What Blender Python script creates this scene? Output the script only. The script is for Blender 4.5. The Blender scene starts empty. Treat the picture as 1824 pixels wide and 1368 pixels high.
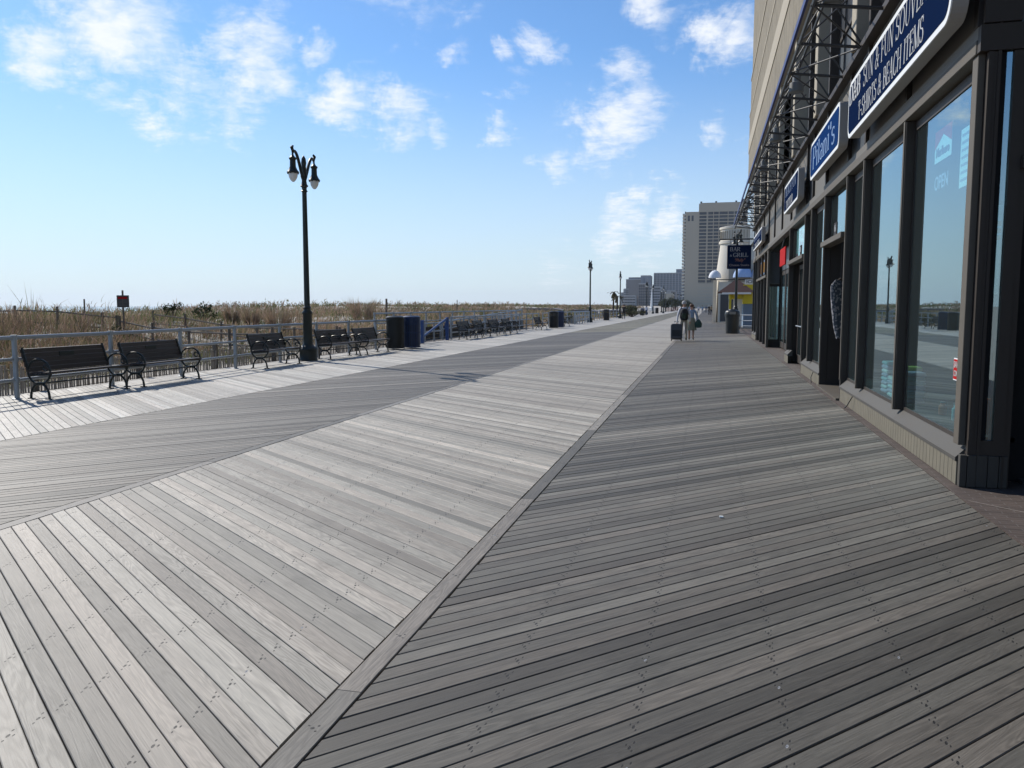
import bpy, math, random
import numpy as np
from mathutils import Vector, Matrix
PI = math.pi
random.seed(7); RNG = np.random.default_rng(11)
scene = bpy.context.scene
COL = scene.collection

# ------------------------------------------------------------------ helpers
def tag(o, label=None, cat=None, group=None, kind=None):
    if label: o['label'] = label
    if cat: o['category'] = cat
    if group: o['group'] = group
    if kind: o['kind'] = kind
    return o

def empty(name, loc=(0, 0, 0), rz=0.0):
    o = bpy.data.objects.new(name, None); COL.objects.link(o)
    o.location = loc; o.rotation_euler = (0, 0, rz); o.empty_display_size = 0.2
    return o

def thing(name, label, cat, loc=(0, 0, 0), rz=0.0, group=None):
    return tag(empty(name, loc, rz), label, cat, group)

class MB:
    def __init__(s): s.v = []; s.f = []; s.sm = False
    def add(s, vs, fs):
        n = len(s.v); s.v += [tuple(p) for p in vs]; s.f += [tuple(i + n for i in f) for f in fs]; return s
    def box(s, x0, x1, y0, y1, z0, z1, b=0.0):
        if b <= 0:
            vs = [(x, y, z) for z in (z0, z1) for y in (y0, y1) for x in (x0, x1)]
            return s.add(vs, [(0, 2, 3, 1), (4, 5, 7, 6), (0, 1, 5, 4), (2, 6, 7, 3), (0, 4, 6, 2), (1, 3, 7, 5)])
        c = []
        for sx in (0, 1):
            for sy in (0, 1):
                for sz in (0, 1):
                    X = (x0, x1)[sx]; Y = (y0, y1)[sy]; Z = (z0, z1)[sz]
                    dx = b * (1 - 2 * sx); dy = b * (1 - 2 * sy); dz = b * (1 - 2 * sz)
                    c += [(X, Y + dy, Z + dz), (X + dx, Y, Z + dz), (X + dx, Y + dy, Z)]
        def i(sx, sy, sz, k): return ((sx * 2 + sy) * 2 + sz) * 3 + k
        fs = []
        for q in (0, 1):
            fs.append([i(q, 0, 0, 0), i(q, 0, 1, 0), i(q, 1, 1, 0), i(q, 1, 0, 0)])
            fs.append([i(0, q, 0, 1), i(0, q, 1, 1), i(1, q, 1, 1), i(1, q, 0, 1)])
            fs.append([i(0, 0, q, 2), i(0, 1, q, 2), i(1, 1, q, 2), i(1, 0, q, 2)])
        for p in (0, 1):
            for q in (0, 1):
                fs.append([i(p, q, 0, 0), i(p, q, 1, 0), i(p, q, 1, 1), i(p, q, 0, 1)])
                fs.append([i(p, 0, q, 0), i(p, 1, q, 0), i(p, 1, q, 2), i(p, 0, q, 2)])
                fs.append([i(0, p, q, 1), i(1, p, q, 1), i(1, p, q, 2), i(0, p, q, 2)])
        for a in (0, 1):
            for b2 in (0, 1):
                for d in (0, 1): fs.append([i(a, b2, d, 0), i(a, b2, d, 1), i(a, b2, d, 2)])
        return s.add(c, fs)
    def tube(s, pts, r, n=8, cap=True):
        pts = [Vector(p) for p in pts]; m = len(pts)
        rs = r if isinstance(r, (list, tuple)) else [r] * m
        t0 = (pts[1] - pts[0]).normalized()
        up = Vector((0, 0, 1)) if abs(t0.z) < 0.9 else Vector((1, 0, 0))
        u = t0.cross(up).normalized(); vs = []
        for k in range(m):
            t = ((pts[k + 1] - pts[k]) if k < m - 1 else (pts[k] - pts[k - 1])).normalized()
            if 0 < k < m - 1: t = (pts[k + 1] - pts[k - 1]).normalized()
            u = (u - t * u.dot(t)).normalized(); w = t.cross(u)
            for j in range(n):
                a = 2 * PI * j / n; vs.append(pts[k] + (u * math.cos(a) + w * math.sin(a)) * rs[k])
        fs = [(k * n + j, k * n + (j + 1) % n, (k + 1) * n + (j + 1) % n, (k + 1) * n + j) for k in range(m - 1) for j in range(n)]
        if cap: fs += [tuple(range(n - 1, -1, -1)), tuple((m - 1) * n + j for j in range(n))]
        return s.add(vs, fs)
    def lathe(s, prof, n=20, c=(0, 0, 0), capb=True, capt=True, a0=0.0, a1=None, sx=1.0, sy=1.0):
        full = a1 is None; a1 = a0 + 2 * PI if full else a1
        k = n if full else n + 1; vs = []
        for r, z in prof:
            for j in range(k):
                a = a0 + (a1 - a0) * j / n; vs.append((c[0] + r * math.cos(a) * sx, c[1] + r * math.sin(a) * sy, c[2] + z))
        fs = []
        for i in range(len(prof) - 1):
            for j in range(n):
                j2 = (j + 1) % k; fs.append((i * k + j, i * k + j2, (i + 1) * k + j2, (i + 1) * k + j))
        if capb and full: fs.append(tuple(range(k - 1, -1, -1)))
        if capt and full: fs.append(tuple((len(prof) - 1) * k + j for j in range(k)))
        return s.add(vs, fs)
    def prism(s, poly, axis, a, b):
        """poly = list of 2D points; extruded along axis ('x': poly is (y,z); 'y': (x,z); 'z': (x,y))"""
        def P(p, t): return {'x': (t, p[0], p[1]), 'y': (p[0], t, p[1]), 'z': (p[0], p[1], t)}[axis]
        n = len(poly)
        return s.add([P(p, a) for p in poly] + [P(p, b) for p in poly],
                     [tuple(range(n - 1, -1, -1)), tuple(range(n, 2 * n))] + [(i, (i + 1) % n, n + (i + 1) % n, n + i) for i in range(n)])
    def xf(s, M):
        s.v = [tuple(M @ Vector(p)) for p in s.v]; return s
    def build(s, name, mat, parent=None, smooth=False, mods=None):
        me = bpy.data.meshes.new(name); me.from_pydata(s.v, [], s.f); me.validate()
        import bmesh
        bm = bmesh.new(); bm.from_mesh(me); bmesh.ops.recalc_face_normals(bm, faces=bm.faces)
        bm.to_mesh(me); bm.free()
        o = bpy.data.objects.new(name, me); COL.objects.link(o)
        if mat is not None: me.materials.append(mat)
        if smooth or s.sm:
            me.shade_smooth()
            try: me.set_sharp_from_angle(angle=math.radians(40))
            except Exception: pass
        if parent is not None: o.parent = parent
        return o

def copy_tree(o, parent=None):
    c = o.copy(); COL.objects.link(c)
    if parent is not None: c.parent = parent
    for ch in list(KIDS(o)): copy_tree(ch, c)
    return c
def KIDS(o): return [q for q in COL.objects if q.parent == o]

# ------------------------------------------------------------------ materials
def newmat(name):
    m = bpy.data.materials.new(name); m.use_nodes = True
    return m, m.node_tree, m.node_tree.nodes['Principled BSDF']

def N(nt, typ, **kw):
    n = nt.nodes.new(typ)
    for k, v in kw.items():
        if k.startswith('_'): setattr(n, k[1:], v)
        else:
            key = k.replace('__', ' ')
            n.inputs[key].default_value = v
    return n

def math_(nt, op, a, b=None, c=None, clamp=False):
    n = nt.nodes.new('ShaderNodeMath'); n.operation = op; n.use_clamp = clamp
    for i, q in enumerate((a, b, c)):
        if q is None: continue
        if isinstance(q, (int, float)): n.inputs[i].default_value = q
        else: nt.links.new(q, n.inputs[i])
    return n.outputs[0]

def mixc(nt, fac, a, b, mode='MIX'):
    n = nt.nodes.new('ShaderNodeMix'); n.data_type = 'RGBA'; n.blend_type = mode
    for i, q in ((0, fac), (6, a), (7, b)):
        if isinstance(q, (int, float)): n.inputs[i].default_value = q
        elif isinstance(q, (tuple, list)): n.inputs[i].default_value = (*q[:3], 1)
        else: nt.links.new(q, n.inputs[i])
    return n.outputs[2]

def simple(name, col, rough=0.6, metal=0.0, var=0.12, scale=3.0, bump=0.0, bscale=40.0, spec=0.4):
    m, nt, b = newmat(name)
    b.inputs['Roughness'].default_value = rough; b.inputs['Metallic'].default_value = metal
    b.inputs['Specular IOR Level'].default_value = spec
    tc = N(nt, 'ShaderNodeTexCoord'); no = N(nt, 'ShaderNodeTexNoise', Scale=scale, Detail=5.0, Roughness=0.6)
    nt.links.new(tc.outputs['Object'], no.inputs['Vector'])
    f = math_(nt, 'MULTIPLY_ADD', no.outputs[0], 2 * var, 1 - var)
    c = mixc(nt, 1.0, col, f, 'MULTIPLY'); nt.links.new(c, b.inputs['Base Color'])
    r = math_(nt, 'MULTIPLY_ADD', no.outputs[0], 0.2, rough - 0.1, clamp=True); nt.links.new(r, b.inputs['Roughness'])
    if bump > 0:
        n2 = N(nt, 'ShaderNodeTexNoise', Scale=bscale, Detail=4.0); nt.links.new(tc.outputs['Object'], n2.inputs['Vector'])
        bp = N(nt, 'ShaderNodeBump', Strength=bump, Distance=0.01)
        nt.links.new(n2.outputs[0], bp.inputs['Height']); nt.links.new(bp.outputs[0], b.inputs['Normal'])
    return m

def wood_material():
    m, nt, b = newmat('weathered_deck_wood')
    L = nt.links.new
    uv = N(nt, 'ShaderNodeUVMap'); uv.uv_map = 'UVMap'
    sp = N(nt, 'ShaderNodeSeparateXYZ'); L(uv.outputs[0], sp.inputs[0]); U = sp.outputs[0]; V = sp.outputs[1]
    geo = N(nt, 'ShaderNodeNewGeometry'); R = geo.outputs['Random Per Island']
    at = N(nt, 'ShaderNodeAttribute'); at.attribute_name = 'tone'
    off = math_(nt, 'MULTIPLY', R, 731.0)
    def vec(a, b_, c):
        n = N(nt, 'ShaderNodeCombineXYZ')
        for i, q in enumerate((a, b_, c)):
            if isinstance(q, (int, float)): n.inputs[i].default_value = q
            else: L(q, n.inputs[i])
        return n.outputs[0]
    # fine long grain
    g1 = N(nt, 'ShaderNodeTexNoise', Scale=1.0, Detail=6.0, Roughness=0.65, Distortion=0.6)
    L(vec(math_(nt, 'MULTIPLY', U, 3.2), math_(nt, 'MULTIPLY', V, 95.0), off), g1.inputs['Vector'])
    # cathedral figure
    g2 = N(nt, 'ShaderNodeTexNoise', Scale=1.0, Detail=2.0, Roughness=0.5, Distortion=1.2)
    L(vec(math_(nt, 'MULTIPLY', U, 1.1), math_(nt, 'MULTIPLY', V, 11.0), off), g2.inputs['Vector'])
    rings = math_(nt, 'SINE', math_(nt, 'MULTIPLY', g2.outputs[0], 60.0))
    rings = math_(nt, 'MULTIPLY_ADD', rings, 0.5, 0.5)
    # blotches
    g3 = N(nt, 'ShaderNodeTexNoise', Scale=1.0, Detail=4.0, Roughness=0.6)
    L(vec(math_(nt, 'MULTIPLY', U, 2.2), math_(nt, 'MULTIPLY', V, 9.0), math_(nt, 'ADD', off, 40.0)), g3.inputs['Vector'])
    g4 = N(nt, 'ShaderNodeTexNoise', Scale=0.35, Detail=4.0, Roughness=0.55); L(geo.outputs['Position'], g4.inputs['Vector'])
    # per plank value: mostly even with a few darker boards
    r2 = N(nt, 'ShaderNodeTexWhiteNoise', _noise_dimensions='1D'); L(off, r2.inputs['W'])
    cr = N(nt, 'ShaderNodeValToRGB'); L(r2.outputs[0], cr.inputs[0])
    e = cr.color_ramp.elements; e[0].position = 0; e[0].color = (.60, .60, .60, 1); e[1].position = 1; e[1].color = (1.25, 1.25, 1.25, 1)
    for p, c in ((.12, .78), (.3, .92), (.75, 1.05)):
        q = cr.color_ramp.elements.new(p); q.color = (c, c, c, 1)
    val = math_(nt, 'MULTIPLY', cr.outputs[0], math_(nt, 'MULTIPLY_ADD', g1.outputs[0], 1.15, 0.42))
    val = math_(nt, 'MULTIPLY', val, math_(nt, 'MULTIPLY_ADD', rings, math_(nt, 'MULTIPLY', R, .38), 0.88))
    val = math_(nt, 'MULTIPLY', val, math_(nt, 'MULTIPLY_ADD', g3.outputs[0], 0.5, 0.75))
    val = math_(nt, 'MULTIPLY', val, math_(nt, 'MULTIPLY_ADD', g4.outputs[0], 0.5, 0.75))
    vo = N(nt, 'ShaderNodeTexVoronoi', Scale=1.7); L(geo.outputs['Position'], vo.inputs['Vector'])
    gum = math_(nt, 'MULTIPLY', math_(nt, 'LESS_THAN', vo.outputs['Distance'], .022), .45)
    n5 = N(nt, 'ShaderNodeTexNoise', Scale=1.9, Detail=7.0, Roughness=.7); L(geo.outputs['Position'], n5.inputs['Vector'])
    stain = math_(nt, 'MULTIPLY', math_(nt, 'SUBTRACT', n5.outputs[0], .56, clamp=True), 1.6)
    val = math_(nt, 'MULTIPLY', val, math_(nt, 'SUBTRACT', 1.0, math_(nt, 'MAXIMUM', gum, stain)))
    hue = N(nt, 'ShaderNodeTexWhiteNoise', _noise_dimensions='1D'); L(math_(nt, 'ADD', off, 3.3), hue.inputs['W'])
    warm = mixc(nt, hue.outputs[0], (0.985, 1.0, 0.985), (1.03, 0.99, 0.96))
    col = mixc(nt, 1.0, mixc(nt, 1.0, at.outputs['Color'], warm, 'MULTIPLY'), val, 'MULTIPLY')
    # fixings: one countersunk bolt and two small nail holes wherever a plank crosses a joist
    lane = N(nt, 'ShaderNodeAttribute'); lane.attribute_name = 'jp'     # joist pitch along plank
    jp = lane.outputs['Fac']
    q = math_(nt, 'DIVIDE', U, jp); idx = math_(nt, 'ROUND', q)
    du = math_(nt, 'MULTIPLY', math_(nt, 'SUBTRACT', q, idx), jp)
    wn = N(nt, 'ShaderNodeTexWhiteNoise', _noise_dimensions='2D'); L(vec(idx, off, 0.0), wn.inputs['Vector'])
    ws = N(nt, 'ShaderNodeSeparateColor'); L(wn.outputs['Color'], ws.inputs[0])
    du = math_(nt, 'ADD', du, math_(nt, 'MULTIPLY_ADD', ws.outputs[0], 0.02, -0.01))
    dv = math_(nt, 'ADD', V, math_(nt, 'MULTIPLY_ADD', ws.outputs[1], 0.02, -0.01))
    dots = None
    for (a, c, rad) in ((0, 0, .0078), (.021, .017, .0048), (-.019, .021, .0046), (.014, -.021, .0044)):
        x = math_(nt, 'SUBTRACT', du, a); y = math_(nt, 'SUBTRACT', dv, c)
        d = math_(nt, 'SQRT', math_(nt, 'ADD', math_(nt, 'MULTIPLY', x, x), math_(nt, 'MULTIPLY', y, y)))
        k = math_(nt, 'SUBTRACT', 1.0, math_(nt, 'DIVIDE', math_(nt, 'SUBTRACT', d, rad), .0012), clamp=True)
        k = math_(nt, 'MULTIPLY', k, 1.0, clamp=True)
        if a == 0:
            big = k; dbig = d
        dots = k if dots is None else math_(nt, 'MAXIMUM', dots, k)
    shiny = math_(nt, 'MULTIPLY', math_(nt, 'GREATER_THAN', ws.outputs[2], 0.95), math_(nt, 'MULTIPLY', big, math_(nt, 'GREATER_THAN', dbig, .0028)))
    col = mixc(nt, math_(nt, 'MULTIPLY', dots, .95), col, (0.012, 0.011, 0.010))
    col = mixc(nt, shiny, col, (0.24, 0.25, 0.27))
    L(col, b.inputs['Base Color'])
    L(math_(nt, 'MULTIPLY_ADD', g1.outputs[0], 0.25, 0.52), b.inputs['Roughness'])
    b.inputs['Specular IOR Level'].default_value = 0.42
    h = math_(nt, 'SUBTRACT', math_(nt, 'ADD', g1.outputs[0], math_(nt, 'MULTIPLY', rings, .15)), math_(nt, 'MULTIPLY', dots, 2.0))
    bp = N(nt, 'ShaderNodeBump', Strength=0.6, Distance=0.0022); L(h, bp.inputs['Height']); L(bp.outputs[0], b.inputs['Normal'])
    return m

def glass_material(name, tint=(0.74, 0.92, 0.92), ior=2.0, rough=0.0, dirt=0.02):
    m = bpy.data.materials.new(name); m.use_nodes = True; nt = m.node_tree; nt.nodes.clear(); L = nt.links.new
    out = N(nt, 'ShaderNodeOutputMaterial'); tr = N(nt, 'ShaderNodeBsdfTransparent'); tr.inputs[0].default_value = (*tint, 1)
    gl = N(nt, 'ShaderNodeBsdfGlossy', Roughness=rough); gl.inputs[0].default_value = (0.76, 0.95, 1.0, 1)
    fr0 = N(nt, 'ShaderNodeFresnel', IOR=ior)
    gb = N(nt, 'ShaderNodeNewGeometry')
    fr = math_(nt, 'MULTIPLY', math_(nt, 'MULTIPLY_ADD', fr0.outputs[0], 1.0, .15, clamp=True), math_(nt, 'SUBTRACT', 1.0, gb.outputs['Backfacing']))
    tc = N(nt, 'ShaderNodeTexCoord'); no = N(nt, 'ShaderNodeTexNoise', Scale=0.7, Detail=2.0); L(tc.outputs['Object'], no.inputs['Vector'])
    bp = N(nt, 'ShaderNodeBump', Strength=0.02, Distance=0.05); L(no.outputs[0], bp.inputs['Height']); L(bp.outputs[0], gl.inputs['Normal'])
    mx = N(nt, 'ShaderNodeMixShader'); L(fr, mx.inputs[0]); L(tr.outputs[0], mx.inputs[1]); L(gl.outputs[0], mx.inputs[2])
    df = N(nt, 'ShaderNodeBsdfDiffuse'); df.inputs[0].default_value = (.45, .5, .5, 1)
    m2 = N(nt, 'ShaderNodeMixShader'); m2.inputs[0].default_value = dirt; L(mx.outputs[0], m2.inputs[1]); L(df.outputs[0], m2.inputs[2])
    L(m2.outputs[0], out.inputs[0]); return m

def brick_material():
    m, nt, b = newmat('brown_brick_paving'); L = nt.links.new
    tc = N(nt, 'ShaderNodeTexCoord'); mp = N(nt, 'ShaderNodeMapping'); L(tc.outputs['Object'], mp.inputs[0])
    mp.inputs['Rotation'].default_value = (0, 0, math.radians(3))
    br = N(nt, 'ShaderNodeTexBrick', Scale=1.0); L(mp.outputs[0], br.inputs['Vector'])
    br.inputs['Brick Width'].default_value = 0.2; br.inputs['Row Height'].default_value = 0.065; br.inputs['Mortar Size'].default_value = 0.004
    br.inputs['Color1'].default_value = (.058, .041, .034, 1); br.inputs['Color2'].default_value = (.08, .058, .048, 1); br.inputs['Mortar'].default_value = (.11, .095, .085, 1)
    no = N(nt, 'ShaderNodeTexNoise', Scale=6.0, Detail=5.0); L(tc.outputs['Object'], no.inputs[0])
    c = mixc(nt, 1.0, br.outputs[0], math_(nt, 'MULTIPLY_ADD', no.outputs[0], 1.0, .5), 'MULTIPLY'); L(c, b.inputs['Base Color'])
    b.inputs['Roughness'].default_value = .8
    bp = N(nt, 'ShaderNodeBump', Strength=.4, Distance=.004); L(br.outputs[1], bp.inputs['Height']); bp.invert = True; L(bp.outputs[0], b.inputs['Normal'])
    return m

def attr_material(name, attr='tint', rough=0.8, trans=0.25):
    m = bpy.data.materials.new(name); m.use_nodes = True; nt = m.node_tree; b = nt.nodes['Principled BSDF']; L = nt.links.new
    at = N(nt, 'ShaderNodeAttribute'); at.attribute_name = attr
    L(at.outputs['Color'], b.inputs['Base Color']); b.inputs['Roughness'].default_value = rough; b.inputs['Specular IOR Level'].default_value = .15
    if trans > 0:
        tl = N(nt, 'ShaderNodeBsdfTranslucent'); L(at.outputs['Color'], tl.inputs[0])
        mx = N(nt, 'ShaderNodeMixShader'); mx.inputs[0].default_value = trans
        L(b.outputs[0], mx.inputs[1]); L(tl.outputs[0], mx.inputs[2]); L(mx.outputs[0], nt.nodes['Material Output'].inputs[0])
    return m

def sand_material():
    m, nt, b = newmat('beach_sand'); L = nt.links.new
    tc = N(nt, 'ShaderNodeTexCoord')
    n1 = N(nt, 'ShaderNodeTexNoise', Scale=.25, Detail=8.0, Roughness=.6); L(tc.outputs['Object'], n1.inputs[0])
    n2 = N(nt, 'ShaderNodeTexNoise', Scale=9.0, Detail=6.0, Roughness=.7); L(tc.outputs['Object'], n2.inputs[0])
    c = mixc(nt, n1.outputs[0], (.36, .325, .27), (.48, .44, .38)); c = mixc(nt, 1.0, c, math_(nt, 'MULTIPLY_ADD', n2.outputs[0], .7, .6), 'MULTIPLY')
    L(c, b.inputs['Base Color']); b.inputs['Roughness'].default_value = .95
    bp = N(nt, 'ShaderNodeBump', Strength=.7, Distance=.05); L(n2.outputs[0], bp.inputs['Height']); L(bp.outputs[0], b.inputs['Normal'])
    return m

def aggregate_material():
    m, nt, b = newmat('tan_aggregate_concrete'); L = nt.links.new
    tc = N(nt, 'ShaderNodeTexCoord')
    mp = N(nt, 'ShaderNodeMapping'); mp.inputs['Scale'].default_value = (1, 1, .14); L(tc.outputs['Object'], mp.inputs[0])
    n1 = N(nt, 'ShaderNodeTexNoise', Scale=7.0, Detail=8.0, Roughness=.75); L(mp.outputs[0], n1.inputs[0])
    n2 = N(nt, 'ShaderNodeTexVoronoi', Scale=14.0); L(mp.outputs[0], n2.inputs[0])
    f = math_(nt, 'MULTIPLY', math_(nt, 'MULTIPLY_ADD', n1.outputs[0], 2.2, -.08), math_(nt, 'MULTIPLY_ADD', n2.outputs[0], -.4, 1.15))
    c = mixc(nt, 1.0, (.215, .188, .140), f, 'MULTIPLY'); L(c, b.inputs['Base Color']); b.inputs['Roughness'].default_value = .95
    bp = N(nt, 'ShaderNodeBump', Strength=.8, Distance=.03); L(n1.outputs[0], bp.inputs['Height']); L(bp.outputs[0], b.inputs['Normal'])
    return m

M = {}
M['wood'] = wood_material(); M['glass'] = glass_material('shop_glass', ior=2.9, dirt=.02); M['brick'] = brick_material()
M['sand'] = sand_material(); M['agg'] = aggregate_material()
M['grass'] = attr_material('dune_grass'); M['leaf'] = attr_material('shrub_leaf', trans=.2)
M['under'] = simple('deck_shadow_gap', (.02, .017, .015), .9)
M['band'] = simple('smooth_concrete_band', (.36, .32, .25), .85, var=.08, scale=2, bump=.2)
M['galv'] = simple('galvanised_pipe', (.30, .33, .36), .45, metal=.35, var=.12, scale=6)
M['iron'] = simple('black_green_iron', (.010, .016, .015), .42, var=.2, scale=8, bump=.1)
M['slat'] = simple('dark_bench_slat', (.040, .030, .027), .5, var=.25, scale=5, bump=.15)
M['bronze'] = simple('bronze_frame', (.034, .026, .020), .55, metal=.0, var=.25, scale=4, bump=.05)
M['bronze_lit'] = simple('sunlit_bronze_trim', (.092, .078, .060), .65, metal=.0, var=.25, scale=4, bump=.05)  # lighter copy of the bronze; sunlight on these faces is in its colour
M['panel'] = simple('taupe_panel', (.13, .118, .10), .6, var=.15, scale=1.5, bump=.05)
M['sill'] = simple('dark_window_sill', (.060, .055, .048), .7, var=.3, bump=.1)
M['base'] = simple('khaki_base_board', (.150, .135, .100), .75, var=.25, scale=5, bump=.2)
M['grey_panel'] = simple('grey_upper_panel', (.10, .115, .13), .35, var=.15, scale=1)
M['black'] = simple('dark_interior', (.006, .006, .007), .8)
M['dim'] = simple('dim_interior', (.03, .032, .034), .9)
M['navy'] = simple('navy_sign_face', (.006, .015, .048), .6, var=.08, spec=0.0)
M['navy2'] = simple('blue_sign_face', (.010, .036, .125), .6, var=.08, spec=0.0)
M['white'] = simple('white_paint', (.72, .73, .72), .5, var=.06)
M['signside'] = simple('sign_cabinet_side', (.30, .28, .26), .5, var=.1)
M['letter'] = simple('white_lettering', (.46, .46, .45), .5, var=.05)
M['letter_dark'] = simple('dark_lettering', (.02, .03, .08), .5)
M['truss'] = simple('truss_steel', (.055, .056, .058), .5, metal=.2, var=.2)
M['bluefascia'] = simple('blue_awning_edge', (.008, .02, .13), .5)
M['greypaint'] = simple('grey_lamp_housing', (.16, .165, .16), .5)
M['globe'] = simple('frosted_lamp_globe', (.75, .75, .73), .25, var=.02)
M['bluemetal'] = simple('blue_painted_metal', (.012, .03, .09), .45, var=.2)
M['bluegate'] = simple('blue_painted_gate', (.02, .06, .2), .45, var=.2)
M['blackbin'] = simple('black_bin_slats', (.010, .011, .012), .4, var=.2)
M['plasticbin'] = simple('black_plastic_bin', (.012, .015, .015), .4, var=.15)
M['oldwood'] = simple('grey_fence_wood', (.13, .11, .09), .9, var=.35, scale=8, bump=.4)
M['picket'] = simple('sand_fence_picket', (.36, .32, .275), .9, var=.45, scale=5)
M['concrete'] = simple('pale_concrete', (.42, .39, .34), .9, var=.15, scale=5, bump=.2)
M['stucco'] = simple('white_stucco', (.62, .58, .50), .8, var=.08)
M['stucco2'] = simple('cream_stucco', (.42, .38, .31), .8, var=.08)
M['hotel'] = simple('hotel_concrete', (.46, .39, .295), .85, var=.08, scale=.05)
M['hotelwin'] = simple('hotel_window_band', (.05, .055, .065), .3, var=.25, scale=.2)
M['yellow'] = simple('yellow_paint', (.62, .50, .02), .5, var=.08)
M['brownroof'] = simple('brown_roof', (.055, .022, .018), .7, var=.2)
M['farblue'] = simple('slate_tower', (.15, .17, .20), .7, var=.1, scale=.02)
M['farbrown'] = simple('brown_tower', (.17, .15, .14), .7, var=.15, scale=.02)
M['farrib'] = simple('pale_tower_rib', (.36, .36, .36), .7, var=.1, scale=.02)
M['skin'] = simple('skin', (.42, .24, .17), .6)
M['red'] = simple('red_print', (.40, .012, .012), .7, spec=.05)
M['pink'] = simple('pink_print', (.60, .12, .25), .5)
M['orange'] = simple('orange_print', (.60, .30, .04), .5)
M['paper'] = simple('white_paper', (.75, .78, .78), .6, var=.03)
M['redfence'] = simple('orange_red_netting', (.30, .05, .03), .7)
M['awnwhite'] = simple('white_canvas', (.72, .74, .78), .7)
M['hutblue'] = simple('muted_blue_paint', (.14, .20, .28), .7)
M['awnblue'] = simple('pale_blue_canvas', (.35, .48, .72), .7)
M['water'] = simple('sea_water', (.03, .07, .09), .15, var=.2, scale=.02, bump=.3, bscale=.5)
M['bark'] = simple('bark', (.06, .045, .035), .9)

# ------------------------------------------------------------------ camera
cam = bpy.data.cameras.new('camera'); co = bpy.data.objects.new('camera', cam); COL.objects.link(co); scene.camera = co
CAMH = 1.6
FPX = 1450.0; yaw = math.radians(13.4736); pit = math.radians(5.4758)
cam.sensor_width = 36.0; cam.sensor_fit = 'HORIZONTAL'; cam.lens = 36.0 * FPX / 1824.0
cam.clip_start = 0.05; cam.clip_end = 60000
co.location = (0, 0, CAMH); co.rotation_euler = (PI / 2 - pit, 0, yaw)

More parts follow.
